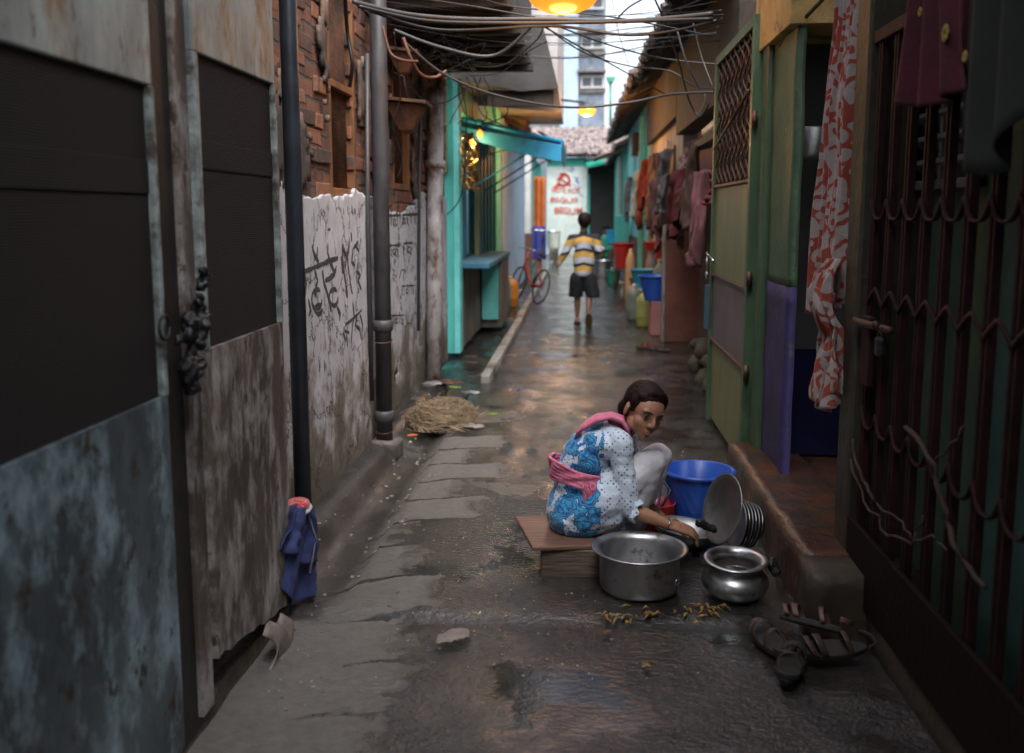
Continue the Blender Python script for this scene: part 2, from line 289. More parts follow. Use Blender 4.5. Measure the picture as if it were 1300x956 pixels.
M['tile_pink'] = mat('faded_pink_roof_tiles', (.30, .23, .22), (.16, .13, .125), 7, .85, bump=.5, stain=(.1, .09, .085), sscale=5, samt=.47)
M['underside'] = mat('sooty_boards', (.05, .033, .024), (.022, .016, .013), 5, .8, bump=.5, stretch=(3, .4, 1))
M['awning_grey'] = mat('sooty_tin', (.06, .055, .052), (.035, .032, .032), 4, .6, .2, .3)
M['green_old'] = mat('flaking_green_paint', (.06, .11, .055), (.036, .065, .036), 4, .45, bump=.5, bscale=24, stain=(.03, .035, .028), sscale=5, samt=.39, stretch=(1, 1, .4))
M['green_jamb'] = mat('dull_green_gloss_paint', (.055, .105, .055), (.035, .068, .038), 5, .5, bump=.5, bscale=40, stain=(.035, .05, .035), sscale=14, samt=.37)
M['yellow_door'] = mat('ochre_green_painted_sheet', (.19, .19, .085), (.12, .125, .055), 3, .4, bump=.2, stain=(.15, .075, .025), sscale=3, samt=.38, stretch=(1, 1, .35))
M['mauve'] = mat('faded_mauve_sheet', (.15, .11, .13), (.10, .075, .085), 3, .5, bump=.2, stain=(.16, .06, .035), sscale=3, samt=.36)
M['purple'] = mat('violet_oil_paint', (.035, .025, .105), (.022, .017, .06), 4, .75, bump=.5, bscale=30, stain=(.08, .08, .08), sscale=7, samt=.34)
M['green_wall'] = mat('green_limewash', (.06, .12, .065), (.04, .08, .045), 2.5, .7, bump=.3, stain=(.15, .15, .12), sscale=2.5, samt=.38)
M['teal_wall'] = mat('dark_teal_limewash', (.03, .10, .085), (.018, .06, .05), 3, .7, bump=.3)
M['jali'] = mat('grey_cement_grille', (.13, .12, .12), (.08, .075, .075), 8, .8, bump=.4)
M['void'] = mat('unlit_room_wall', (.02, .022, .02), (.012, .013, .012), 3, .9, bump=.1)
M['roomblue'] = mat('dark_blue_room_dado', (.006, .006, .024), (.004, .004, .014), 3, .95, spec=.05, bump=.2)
M['maroon'] = mat('maroon_oil_paint', (.028, .007, .007), (.013, .004, .004), 9, .7, .0, .3, spec=.2)
M['lattice'] = mat('brown_painted_iron', (.10, .05, .035), (.045, .024, .02), 14, .5, .4, .3)
M['stoop'] = mat('red_oxide_step', (.085, .034, .017), (.045, .02, .013), 6, .42, bump=.7, bscale=26, stain=(.03, .024, .018), sscale=5, samt=.48, r2=.3)
M['stoopside'] = mat('mossy_brown_render', (.045, .032, .02), (.022, .017, .011), 5, .6, bump=.6, stain=(.03, .035, .018), samt=.45)
M['terra'] = mat('terracotta_plaster', (.17, .058, .035), (.11, .038, .026), 4, .75, bump=.3, stain=(.07, .035, .025), samt=.40)
M['alu'] = mat('brushed_aluminium', (.55, .56, .58), (.36, .37, .38), 9, .28, 1, .22, bscale=14, r2=.46, stain=(.16, .14, .12), sscale=9, samt=.38)
M['alu_dull'] = mat('scratched_aluminium', (.36, .37, .38), (.26, .26, .27), 10, .42, 1, .15, r2=.5)
M['steel'] = mat('stainless_steel', (.5, .5, .5), None, 7, .2, 1, .03)
M['blackmetal'] = mat('sooty_pan', (.02, .02, .02), None, 9, .45, .3, .3)
M['waterdark'] = mat('dirty_wash_water', (.045, .038, .03), (.03, .026, .02), 6, .06, bump=.25, bscale=20)
M['pl_blue'] = mat('royal_blue_plastic', (.018, .085, .42), (.014, .066, .34), 5, .34, bump=.05, spec=.5)
M['pl_teal'] = mat('teal_blue_plastic', (.02, .22, .36), None, 5, .4, bump=.05)
M['pl_red'] = mat('red_plastic', (.50, .03, .02), None, 5, .35, bump=.05)
M['pl_green'] = mat('green_plastic', (.02, .25, .18), None, 5, .4, bump=.05)
M['pl_yellow'] = mat('dusty_yellow_green_plastic', (.30, .31, .07), (.20, .2, .06), 5, .45, bump=.1, stain=(.1, .1, .05), samt=.36)
M['pl_grey'] = mat('grey_green_drum_paint', (.15, .18, .15), None, 5, .5, bump=.2)
M['pl_white'] = mat('grubby_white_plastic', (.48, .49, .46), (.36, .37, .35), 5, .45, bump=.1)
M['orange'] = mat('orange_cotton', (.42, .11, .02), (.3, .07, .015), 5, .85, bump=.3)
M['navy'] = mat('navy_fabric', (.03, .045, .15), (.018, .026, .09), 9, .8, bump=.4)
M['blackcloth'] = mat('charcoal_twill', (.006, .006, .010), (.004, .004, .006), 20, .9, bump=.4)
M['redcloth'] = mat('dull_red_cotton', (.13, .022, .022), (.07, .014, .015), 8, .9, bump=.4)
M['browncloth'] = mat('brown_cotton', (.13, .065, .045), (.07, .038, .03), 8, .9, bump=.4)
M['greycloth'] = mat('grey_cotton', (.16, .15, .155), (.09, .085, .09), 8, .9, bump=.4)
M['pinkcloth'] = mat('dusty_pink_cotton', (.17, .065, .075), (.10, .04, .045), 8, .9, bump=.4)
M['maroon_gar'] = mat('maroon_knit', (.075, .007, .016), (.045, .005, .012), 8, .9, bump=.4)
M['yellowflower'] = mat('yellow_embroidery', (.34, .25, .06), None, 8, .9, bump=.3)
M['wire'] = mat('black_cable_rubber', (.012, .012, .014), None, 8, .4, bump=0)
M['wire_grey'] = mat('grey_cable_sheath', (.055, .056, .06), None, 8, .45, bump=0)
M['rope'] = mat('dusty_rope', (.045, .028, .018), None, 8, .8, bump=.2)
M['rust_rope'] = mat('rust_brown_rope', (.15, .065, .04), None, 8, .7, bump=.2)
M['straw'] = mat('dry_straw', (.33, .245, .15), (.17, .12, .075), 14, .7, bump=.1)
M['leafgreen'] = mat('leaf_scraps', (.16, .28, .04), (.08, .16, .03), 14, .5, bump=.1)
M['peel'] = mat('yellow_vegetable_peel', (.27, .15, .025), (.14, .075, .015), 14, .45, bump=.1)
M['litter'] = mat('dirty_white_scrap', (.24, .20, .18), (.12, .10, .09), 14, .6, bump=.3)
M['foil'] = mat('silver_wrapper', (.45, .47, .5), (.2, .22, .25), 30, .3, .6, .5)
M['tyre'] = mat('black_tyre', (.015, .015, .015), None, 8, .7, bump=.2)
M['red_enamel'] = mat('red_bicycle_enamel', (.33, .03, .02), None, 8, .35, bump=0)
M['skin'] = mat('brown_skin', (.33, .165, .10), (.29, .14, .085), 12, .6, bump=.06, bscale=120)
M['skin'].node_tree.nodes['Principled BSDF'].inputs['Subsurface Weight'].default_value = .08
M['skin'].node_tree.nodes['Principled BSDF'].inputs['Subsurface Radius'].default_value = (.012, .005, .003)
M['skin_boy'] = mat('warm_brown_skin', (.18, .08, .046), None, 12, .5, bump=.05)
M['lip'] = mat('lip_skin', (.27, .105, .08), None, 12, .4, bump=0)
M['hair'] = mat('dark_brown_hair', (.016, .006, .005), (.006, .003, .003), 30, .62, bump=.35, bscale=110, spec=.18, stretch=(.35, 2.5, 2.5))
M['eye'] = mat('eye_white', (.20, .175, .15), None, 5, .15, bump=0)
M['iris'] = mat('dark_brown_iris', (.012, .006, .004), None, 5, .1, bump=0)
M['brow'] = mat('eyebrow_hair', (.018, .01, .008), None, 30, .7, bump=.2)
M['pink'] = mat('pink_scarf_cotton', (.60, .17, .27), (.46, .12, .21), 10, .8, bump=.5, bscale=60)
M['legging'] = mat('off_white_cotton', (.56, .56, .62), (.47, .47, .52), 8, .8, bump=.5, bscale=24)
M['dots'] = mat_cloth_print('white_dotted_cotton', (.50, .58, .70), (.07, .11, .22), kind='dots')
M['roses'] = mat_cloth_print('blue_rose_print_cotton', (.46, .55, .68), (.006, .085, .30), kind='roses', ink2=(.045, .30, .52))
M['curtain'] = mat_cloth_print('red_and_white_printed_cotton', (.33, .285, .27), (.28, .045, .028), scale=13, thr=.25)
M['ochre'] = mat('stained_ochre_lamp_glow', (.42, .27, .08), (.25, .16, .05), 4, .7, bump=.4, stain=(.1, .08, .04), sscale=5, samt=.42)  # ochre stands in for the amber lamp's glow on the walls
M['bulb'] = mat('lit_amber_glass', (.2, .07, .015), None, 5, .3, bump=0, emit=(1, .30, .02), es=.42)
M['bulb_hot'] = mat('lit_lamp_core', (.3, .12, .03), None, 5, .3, bump=0, emit=(1, .34, .03), es=.75)
M['packets'] = mat('gold_snack_packets', (.55, .30, .06), (.25, .16, .1), 30, .25, .7, .4, bscale=60)
M['redspot'] = mat_cloth_print('red_spotted_cotton', (.42, .02, .03), (.6, .55, .52), scale=40, thr=.85)
M['strap'] = mat('worn_sandal_leather', (.06, .032, .022), (.03, .017, .012), 12, .5, bump=.3)
M['sole'] = mat('rubber_sole', (.022, .018, .016), None, 12, .7, bump=.3)

# ------------------------------------------------------------------ mesh builder
class MB:
    def __init__(s): s.v = []; s.f = []; s.mi = []; s.cur = 0
    def add(s, vs, fs):
        o = len(s.v); s.v += [tuple(v) for v in vs]; s.f += [tuple(i+o for i in f) for f in fs]; s.mi += [s.cur]*len(fs); return s
    def hexa(s, p):   # 8 points: bottom 4 ccw, top 4
        return s.add(p, [(3,2,1,0),(4,5,6,7),(0,1,5,4),(1,2,6,5),(2,3,7,6),(3,0,4,7)])
    def box(s, x0, x1, y0, y1, z0, z1):
        return s.hexa([(x0,y0,z0),(x1,y0,z0),(x1,y1,z0),(x0,y1,z0),(x0,y0,z1),(x1,y0,z1),(x1,y1,z1),(x0,y1,z1)])
    def obox(s, c, size, rot=(0,0,0)):
        m = Matrix.LocRotScale(Vector(c), __import__('mathutils').Euler(rot), Vector((1,1,1))); a, b, d = [q/2 for q in size]
        return s.hexa([m @ Vector(q) for q in [(-a,-b,-d),(a,-b,-d),(a,b,-d),(-a,b,-d),(-a,-b,d),(a,-b,d),(a,b,d),(-a,b,d)]])
    def tube(s, pts, r, n=8, flat=1.0, closed=False):
        pts = [Vector(p) for p in pts]; N = len(pts); rr = r if hasattr(r, '__len__') else [r]*N
        vs = []; fs = []; pn = None
        for i, p in enumerate(pts):
            a = pts[(i-1) % N] if (i > 0 or closed) else p; b = pts[(i+1) % N] if (i < N-1 or closed) else p
            t = (b-a).normalized() if (b-a).length > 1e-9 else Vector((0,0,1))
            if pn is None: pn = t.cross(Vector((0,0,1)) if abs(t.z) < .9 else Vector((1,0,0))).normalized()
            pn = (pn - t*pn.dot(t)); pn = pn.normalized() if pn.length > 1e-6 else t.orthogonal().normalized()
            q = t.cross(pn)
            for k in range(n):
                an = 2*math.pi*k/n; vs.append(p + pn*math.cos(an)*rr[i] + q*math.sin(an)*rr[i]*flat)
        for i in range(N if closed else N-1):
            j = (i+1) % N
            for k in range(n): fs.append((i*n+k, i*n+(k+1) % n, j*n+(k+1) % n, j*n+k))
        if not closed: fs += [tuple(range(n))[::-1], tuple(range((N-1)*n, N*n))]
        return s.add(vs, fs)
    def lathe(s, prof, c, n=32, m=None, cap=True):
        m = m or Matrix.Identity(3); c = Vector(c); vs = []; fs = []
        for r, z in prof:
            for k in range(n):
                a = 2*math.pi*k/n; vs.append(c + m @ Vector((r*math.cos(a), r*math.sin(a), z)))
        for i in range(len(prof)-1):
            for k in range(n): fs.append((i*n+k, i*n+(k+1) % n, (i+1)*n+(k+1) % n, (i+1)*n+k))
        if cap: fs += [tuple(range(n))[::-1], tuple(range((len(prof)-1)*n, len(prof)*n))]
        return s.add(vs, fs)
    def ball(s, c, r, m=None, n=16):
        if not hasattr(r, '__len__'): r = (r, r, r)
        m = m or Matrix.Identity(3); c = Vector(c); vs = []; fs = []; h = n//2
        for i in range(h+1):
            t = math.pi*i/h
            for k in range(n):
                a = 2*math.pi*k/n
                vs.append(c + m @ Vector((r[0]*math.sin(t)*math.cos(a), r[1]*math.sin(t)*math.sin(a), -r[2]*math.cos(t))))
        for i in range(h):
            for k in range(n): fs.append((i*n+k, i*n+(k+1) % n, (i+1)*n+(k+1) % n, (i+1)*n+k))
        return s.add(vs, fs)
    def cap(s, a, ra, b, rb, n=14):     # tapered capsule
        a = Vector(a); b = Vector(b); k = 6; pts = []; rr = []
        d = (b-a); L = d.length; t = d/L if L > 1e-9 else Vector((0,0,1))
        for i in range(k): an = math.pi/2*(1-i/k); pts.append(a - t*ra*math.sin(an)); rr.append(max(1e-4, ra*math.cos(an)))
        for i in range(5): q = i/4; pts.append(a+d*q); rr.append(ra+(rb-ra)*q)
        for i in range(1, k+1): an = math.pi/2*i/k; pts.append(b + t*rb*math.sin(an)); rr.append(max(1e-4, rb*math.cos(an)))
        return s.tube(pts, rr, n)
    def chain(s, pts, n=14):            # [(point, radius)]
        for (a, ra), (b, rb) in zip(pts[:-1], pts[1:]): s.cap(a, ra, b, rb, n)
        return s
    def sheet(s, fn, nu, nv):
        vs = [fn(i/nu, j/nv) for j in range(nv+1) for i in range(nu+1)]
        fs = [(j*(nu+1)+i, j*(nu+1)+i+1, (j+1)*(nu+1)+i+1, (j+1)*(nu+1)+i) for j in range(nv) for i in range(nu)]
        return s.add(vs, fs)
    def prism(s, pts, d):               # planar outline extruded by vector d
        n = len(pts); pts = [Vector(p) for p in pts]; d = Vector(d)
        return s.add(pts + [p+d for p in pts], [tuple(range(n))[::-1], tuple(range(n, 2*n))] + [(i, (i+1) % n, (i+1) % n+n, i+n) for i in range(n)])
    def mesh(s, name, mats, smooth=True):
        me = bpy.data.meshes.new(name); me.from_pydata(s.v, [], s.f)
        for m in (mats if isinstance(mats, (list, tuple)) else [mats]): me.materials.append(m)
        me.polygons.foreach_set('material_index', s.mi)
        bm = bmesh.new(); bm.from_mesh(me); bmesh.ops.recalc_face_normals(bm, faces=bm.faces); bm.to_mesh(me); bm.free()
        if smooth: me.polygons.foreach_set('use_smooth', [True]*len(me.polygons))
        me.update(); return me

def link(name, me, parent=None, base=None):
    o = bpy.data.objects.new(name, me); COL.objects.link(o)
    if parent is not None:
        o.parent = parent; off = Vector(wloc(parent))
    else:
        co = np.empty(len(me.vertices)*3); me.vertices.foreach_get('co', co); co = co.reshape(-1, 3)
        off = Vector(base) if base is not None else Vector(((co[:,0].min()+co[:,0].max())/2, (co[:,1].min()+co[:,1].max())/2, co[:,2].min()))
        o.location = off
    me.transform(Matrix.Translation(-off)); return o
def wloc(o):
    v = Vector(o.location)
    while o.parent: o = o.parent; v += Vector(o.location)
    return v
def obj(name, mb, m, parent=None, smooth=True, bevel=0, solid=0, base=None):
    me = mb.mesh(name, m, smooth) if isinstance(mb, MB) else mb
    if not isinstance(mb, MB): setmats(me, [m])
    o = link(name, me, parent, base)
    if solid:
        d = o.modifiers.new('solid', 'SOLIDIFY'); d.thickness = solid; d.offset = 0
    if bevel:
        b = o.modifiers.new('bevel', 'BEVEL'); b.width = bevel; b.segments = 2; b.limit_method = 'ANGLE'; b.angle_limit = R(40)
    return o
def hard(name, mb, m, parent=None, bevel=.004, **k): return obj(name, mb, m, parent, smooth=False, bevel=bevel, **k)
def tag(o, label, cat, group=None):
    o['label'] = label; o['category'] = cat; o['kind'] = 'thing'
    if group: o['group'] = group
    return o
def thing(name, label, cat, loc, group=None):
    o = bpy.data.objects.new(name, None); COL.objects.link(o); o.location = loc; o.empty_display_size = .1
    return tag(o, label, cat, group)
def struct(o): o['kind'] = 'structure'; return o
def dup(root, loc, label=None, group=None, scale=None, rotz=None):
    r = root.copy(); COL.objects.link(r); r.location = loc
    if scale: r.scale = scale
    if rotz is not None: r.rotation_euler = (0, 0, rotz)
    if label: r['label'] = label
    if group: r['group'] = group
    for ch in list(root.children):
        c = ch.copy(); COL.objects.link(c); c.parent = r
        for g in ch.children: d = g.copy(); COL.objects.link(d); d.parent = c
    return r
def fuse(mb, voxel, smooth=4, name='body', rough=0, rs=8):
    """weld overlapping volumes into one continuous surface"""
    me = mb.mesh(name+'_raw', [], True); o = bpy.data.objects.new('tmp', me); COL.objects.link(o)
    r = o.modifiers.new('r', 'REMESH'); r.mode = 'VOXEL'; r.voxel_size = voxel; r.use_smooth_shade = True
    if smooth: sm = o.modifiers.new('s', 'SMOOTH'); sm.factor = .5; sm.iterations = smooth
    dg = bpy.context.evaluated_depsgraph_get(); out = bpy.data.meshes.new_from_object(o.evaluated_get(dg)); out.name = name
    bpy.data.objects.remove(o); bpy.data.meshes.remove(me)
    if rough:
        displace(out, lambda c, n: c+n*((mnoise.noise(c*rs)+.5*mnoise.noise(c*rs*2.3))*rough))
    out.polygons.foreach_set('use_smooth', [True]*len(out.polygons)); return out
def displace(me, fn):
    ns = [v.normal.copy() for v in me.vertices]; cs = [v.co.copy() for v in me.vertices]; out = np.empty(len(cs)*3)
    for i, (c, n_) in enumerate(zip(cs, ns)): out[3*i:3*i+3] = fn(c, n_)[:]
    me.vertices.foreach_set('co', out); me.update()
def setmats(me, mats, fn=None):
    me.materials.clear()
    for m in mats: me.materials.append(m)
    for p in me.polygons: p.material_index = fn(p.center) if fn else 0
def arc(c, r, a0, a1, n, u, v):
    c = Vector(c); u = Vector(u); v = Vector(v)
    return [c+u*r*math.cos(a0+(a1-a0)*i/n)+v*r*math.sin(a0+(a1-a0)*i/n) for i in range(n+1)]
def rough_box(x0, x1, y0, y1, z0, z1, amp=.012, st=.06, s=5):
    """a box with uneven, hand-plastered faces"""
    bm = bmesh.new(); bmesh.ops.create_cube(bm, size=1)
    for v in bm.verts: v.co = Vector((x0+(v.co.x+.5)*(x1-x0), y0+(v.co.y+.5)*(y1-y0), z0+(v.co.z+.5)*(z1-z0)))
    for ax, L in ((0, x1-x0), (1, y1-y0), (2, z1-z0)):
        for i in range(1, int(L/st)):
            no = Vector((0,0,0)); no[ax] = 1; co = Vector((x0, y0, z0)); co[ax] += i*st
            bmesh.ops.bisect_plane(bm, geom=bm.verts[:]+bm.edges[:]+bm.faces[:], plane_co=co, plane_no=no)
    for v in bm.verts:
        v.co += Vector((mnoise.noise(v.co*s), mnoise.noise(v.co*s+Vector((9,1,3))), mnoise.noise(v.co*s+Vector((3,7,1)))))*amp
    mb = MB(); mb.add([v.co[:] for v in bm.verts], [[v.index for v in f.verts] for f in (bm.verts.index_update() or bm.faces)]); bm.free(); return mb

# ================================================================== GROUND
def gz(x, y):
    z = 0.0
    if y > 3.0 and y < 7.4:                                    # open drain along the left wall
        d = abs(x+.93); w_ = min(1, (y-3.0)/.5)*min(1, (7.4-y)/.5)
        z -= .07*w_*max(0, 1-(d/.13)**3) if d < .13 else 0
        if x < -1.06: z += .05*w_*min(1, (-1.06-x)/.06)        # mortar fillet at the foot of the wall
        if -.8 < x < -.3: z += .012*math.sin((x+.8)/.5*math.pi)
    if y >= 7.4 and x < -.72: z -= .05
    z += .012*mnoise.noise(Vector((x*1.3, y*.9, 0))) + .005*mnoise.noise(Vector((x*6, y*4, 5)))
    ys_ = 3.02+.02*mnoise.noise(Vector((x*2, 0, 3)))
    if abs(y-ys_) < .03: z -= .012*(1-abs(y-ys_)/.03)        # seam between two slabs
    if y < 3.0: z -= .012
    if .68 < x < .9 and y < 3.0: z += .0
    return z
xs = [-300, -60, -12, -4] + [-1.6+.035*i for i in range(92)] + [4, 12, 60, 300]
ys = [-20, -5, 0, 1.0]; y = 1.5
while y < 9: ys.append(y); y += .03
while y < 60: ys.append(y); y *= 1.02
ys += [120, 400]
gb = MB(); gb.add([(x, y, gz(x, y) if abs(x) < 3 and 0 < y < 61 else 0) for y in ys for x in xs],
       [(j*len(xs)+i, j*len(xs)+i+1, (j+1)*len(xs)+i+1, (j+1)*len(xs)+i) for j in range(len(ys)-1) for i in range(len(xs)-1)])
struct(obj('ground', gb, M['ground'], base=(0, 0, 0)))
k = MB()
for i in range(16): k.box(-.78+random.uniform(-.01, .01), -.70+random.uniform(-.01, .01), 7.5+i*.9, 7.5+i*.9+.89, -.06, .045+random.uniform(-.01, .015))
struct(hard('kerb', k, M['conc_pale'], bevel=.015))

# ================================================================== LEFT: two shuttered doors close to the camera
XD = -.95
def shutter(y0, y1, zb0, zb1, ztop, m_low, label, panel, group):
    """tin-clad door leaf with a wire-mesh panel; y0 near edge, y1 far edge"""
    t = thing('tin_shutter', label, 'shutter', (XD, (y0+y1)/2, min(zb0, zb1)), group)
    low = MB(); n = 14; pts = []
    for i in range(n+1):
        q = i/n; z = zb0+(zb1-zb0)*q+.025*mnoise.noise(Vector((i*.9, y0, 2)))
        pts.append((y0+(y1-y0)*q, z))
    pm = panel
    low.prism([(XD, a, b) for a, b in pts]+[(XD, y1, pm[0]), (XD, y0, pm[0])], (-.04, 0, 0)); obj('lower_sheet', low, m_low, t, smooth=False)
    up = MB().box(XD-.04, XD, y0, y1, pm[1], ztop); hard('upper_sheet', up, M['door_top'], t)
    me = MB().box(XD-.03, XD-.012, y0+.03, y1-.02, pm[0], pm[1]); obj('mesh_panel', me, M['mesh'], t, smooth=False)
    hard('cross_bar', MB().box(XD-.028, XD-.008, y0+.03, y1-.02, pm[0]+.46, pm[0]+.535), M['mesh'], t)
    hard('edge_strip', MB().box(XD-.035, XD+.004, y1-.022, y1+.001, pm[0], pm[1]), M['pale_edge'], t)
    if y0 > 2: hard('edge_strip', MB().box(XD-.035, XD+.004, y0-.001, y0+.028, pm[0], pm[1]), M['pale_edge'], t)
    return t
shutter(.9, 2.10, .0, .05, 2.99, M['door_blue'], 'blue-grey peeling door with rust-streaked top, nearest on the left side', (.93, 1.63), 'tin shutters')
shutter(2.33, 2.97, .17, .06, 2.99, M['door_brown'], 'grey-brown peeling door with torn bottom edge, beside the dark blue drainpipe', (1.0, 1.745), 'tin shutters')
t = thing('timber_upright', 'dark timber post and black gap between the two peeling shutters', 'post', (-1.0, 2.2, 0))
hard('post', MB().box(-1.06, -.98, 2.15, 2.32, 0, 2.98), M['black'], t)
hard('stile', MB().box(-1.0, XD-.015, 2.255, 2.33, 0.04, 2.98), M['door_brown'], t)
hard('back_board', MB().box(-1.3, -1.08, 1.0, 3.05, 0, 2.97), M['black'], t)
# ring and tied rag on the door
t = tag(obj('door_ring', MB().tube(arc(aX(209, 416, XD+.02), .027, 0, 2*math.pi, 24, (0, 1, 0), (0, 0, 1))[:-1], .004, 8, closed=True), M['iron']),
        'iron pull ring hanging in the gap between the two shutters', 'door ring')
rg = MB(); c = aX(247, 420, XD+.035)
for i, (px, py, r_) in enumerate([(257, 345, .012), (256, 360, .017), (254, 380, .016), (252, 395, .022), (240, 410, .026), (255, 415, .028), (248, 430, .028), (238, 425, .018), (243, 455, .022), (240, 470, .030), (252, 465, .025), (243, 488, .024), (262, 350, .01), (262, 405, .014), (225, 432, .012)]):
    p = aX(px, py, XD+.035+random.uniform(-.006, .012)); rg.ball(p, (r_*.8, r_*.85, r_*1.15), n=12)
me = fuse(rg, .004, 1, 'rag', .009, 55); setmats(me, [M['iron']])
t = link('rag_knot', me); tag(t, 'black knotted rag bundle tied over the lock of the shutters', 'rag')
# spots under the door: torn tin scrap
sc = MB(); a = aX(325, 770, -.93)
sc.sheet(lambda u, v: (-.93+.03*math.sin(3*v), 2.62+.17*u+.04*math.sin(4*v), .10-.14*v+.02*math.sin(6*u)), 10, 8)
tag(obj('torn_scrap', sc, M['litter'], solid=.004), 'pale curled scrap hanging under the grey-brown shutter', 'scrap')
struct(obj('step', rough_box(-1.3, -.98, .5, 3.1, -.1, .05, .01), M['mud']))

# ================================================================== LEFT: brick house with painted plaster
XW = -1.19
t = thing('brick_house', 'bare brick house with peeling white plaster and black brush writing', 'house', (-1.4, 5.6, 0))
HB = t
def wall_with_holes(x0, x1, y0, y1, z0, z1, holes):
    mb = MB(); ycut = sorted({y0, y1, *[h[0] for h in holes], *[h[1] for h in holes]})
    for a, b in zip(ycut[:-1], ycut[1:]):
        hs = [h for h in holes if h[0] <= a and h[1] >= b]
        if not hs: mb.box(x0, x1, a, b, z0, z1)
        else:
            h = hs[0]; mb.box(x0, x1, a, b, z0, h[2]); mb.box(x0, x1, a, b, h[3], z1)
    return mb
WIN = [(4.50, 5.02, 1.43, 2.5), (6.05, 6.62, 1.5, 2.5)]
obj('wall', wall_with_holes(-1.45, XW, 3.06, 8.4, 0, 4.2, WIN), M['brick'], t, smooth=False)
# plaster skin with ragged upper edge and holes
pl = MB(); st = .022; ny = int((8.38-3.07)/st); nzp = int(1.75/st); V = {}; fs = []; vs = []
def pedge(y): return 1.41+.13*mnoise.noise(Vector((y*.9, 3, 0)))+.05*mnoise.noise(Vector((y*2.6, 2, 5)))+.022*mnoise.noise(Vector((y*9, 2, 5)))+(.07 if y > 6.75 else 0)
def pkeep(y, z):
    n1 = mnoise.noise(Vector((y*3.1, z*3.1, 0)))+.5*mnoise.noise(Vector((y*8, z*8, 4)))+.12*mnoise.noise(Vector((y*20, z*20, 9)))
    if z-st/2 > pedge(y): return False
    if z < .5 and n1 > .62+z*.8: return False
    return n1 < .85
def pv(i, j):
    if (i, j) not in V:
        V[i, j] = len(vs); y = 3.07+i*st; z = .02+j*st
        yj = y+.008*mnoise.noise(Vector((i*.7, j*.7, 1))); zj = min(z+.008*mnoise.noise(Vector((i*.7, j*.7, 6))), pedge(yj))
        vs.append((XW+.014+.007*mnoise.noise(Vector((y*2.2, z*2.2, 7)))+.004*mnoise.noise(Vector((y*9, z*9, 2))), yj, zj))
    return V[i, j]
for i in range(ny):
    for j in range(nzp):
        if pkeep(3.07+(i+.5)*st, .02+(j+.5)*st): fs.append((pv(i, j), pv(i+1, j), pv(i+1, j+1), pv(i, j+1)))
pl.add(vs, fs); po = obj('plaster', pl, M['plaster'], t, solid=.016)
# patches of old mortar left on the brick above
mbk = bpy.data.materials.new('fired_brick'); mbk.use_nodes = True; n = mbk.node_tree.nodes; l = mbk.node_tree.links; p = n['Principled BSDF']; p.inputs['Roughness'].default_value = .85
gg = n.new('ShaderNodeNewGeometry'); cr = n.new('ShaderNodeValToRGB'); e = cr.color_ramp.elements; e[0].color = (.05, .034, .028, 1); e[1].color = (.27, .115, .06, 1); x = e.new(.4); x.color = (.11, .052, .035, 1); x = e.new(.75); x.color = (.19, .07, .038, 1)
l.new(gg.outputs['Random Per Island'], cr.inputs[0]); nz = n.new('ShaderNodeTexNoise'); nz.inputs['Scale'].default_value = 14; nz.inputs['Detail'].default_value = 8; nz.inputs['Roughness'].default_value = .7; l.new(gg.outputs['Position'], nz.inputs[0])
r_ = n.new('ShaderNodeMapRange'); r_.inputs[1].default_value = .50; r_.inputs[2].default_value = .62; l.new(nz.outputs['Fac'], r_.inputs[0]); mx = n.new('ShaderNodeMixRGB'); mx.inputs[2].default_value = (.10, .07, .055, 1); l.new(r_.outputs[0], mx.inputs[0]); l.new(cr.outputs[0], mx.inputs[1]); l.new(mx.outputs[0], p.inputs['Base Color'])
bb = n.new('ShaderNodeBump'); bb.inputs['Strength'].default_value = .8; bb.inputs['Distance'].default_value = .012; l.new(nz.outputs['Fac'], bb.inputs['Height']); l.new(bb.outputs[0], p.inputs['Normal'])
bk = MB(); rr = random.Random(77)
for j in range(34):
    z = 1.26+j*.079; y = 3.09+(.12 if j % 2 else 0)
    while y < 8.3:
        w_ = .22; yy = y; y += .235
        if rr.random() < .10 or any(h[0]-.13 < yy < h[1]-.08 and h[2]-.05 < z < h[3] for h in WIN): continue
        if rr.random() < .18: w_ *= rr.uniform(.45, .8)
        dp = rr.uniform(-.004, .018)
        c_ = [(XW-.03, yy, z), (XW+dp, yy, z), (XW+dp, yy+w_, z), (XW-.03, yy+w_, z), (XW-.03, yy, z+.066), (XW+dp, yy, z+.066), (XW+dp, yy+w_, z+.066), (XW-.03, yy+w_, z+.066)]
        bk.hexa([(a_+rr.uniform(-.004, .004), b_+rr.uniform(-.007, .007), d_+rr.uniform(-.006, .006)) for a_, b_, d_ in c_])
obj('brick_courses', bk, mbk, t, smooth=False, bevel=.006)
V2 = {}; vs2 = []; fs2 = []; st2 = .035
def mv(i, j):
    if (i, j) not in V2:
        V2[i, j] = len(vs2); y = 3.07+i*st2; z = 1.45+j*st2
        vs2.append((XW+.018+.010*mnoise.noise(Vector((y*4, z*4, 7))), y+.014*mnoise.noise(Vector((i*.7, j*.7, 1))), z+.014*mnoise.noise(Vector((i*.7, j*.7, 6)))))
    return V2[i, j]
for i in range(150):
    for j in range(66):
        y = 3.07+(i+.5)*st2; z = 1.45+(j+.5)*st2
        n1 = mnoise.noise(Vector((y*2.1, z*1.5, 20)))+.5*mnoise.noise(Vector((y*6, z*5, 4)))+.3*mnoise.noise(Vector((y*17, z*17, 9)))
        if n1 > .24-.25*(y > 6.7) and not any(h[0]-.04 < y < h[1]+.04 and h[2]-.04 < z < h[3]+.04 for h in WIN): fs2.append((mv(i, j), mv(i+1, j), mv(i+1, j+1), mv(i, j+1)))
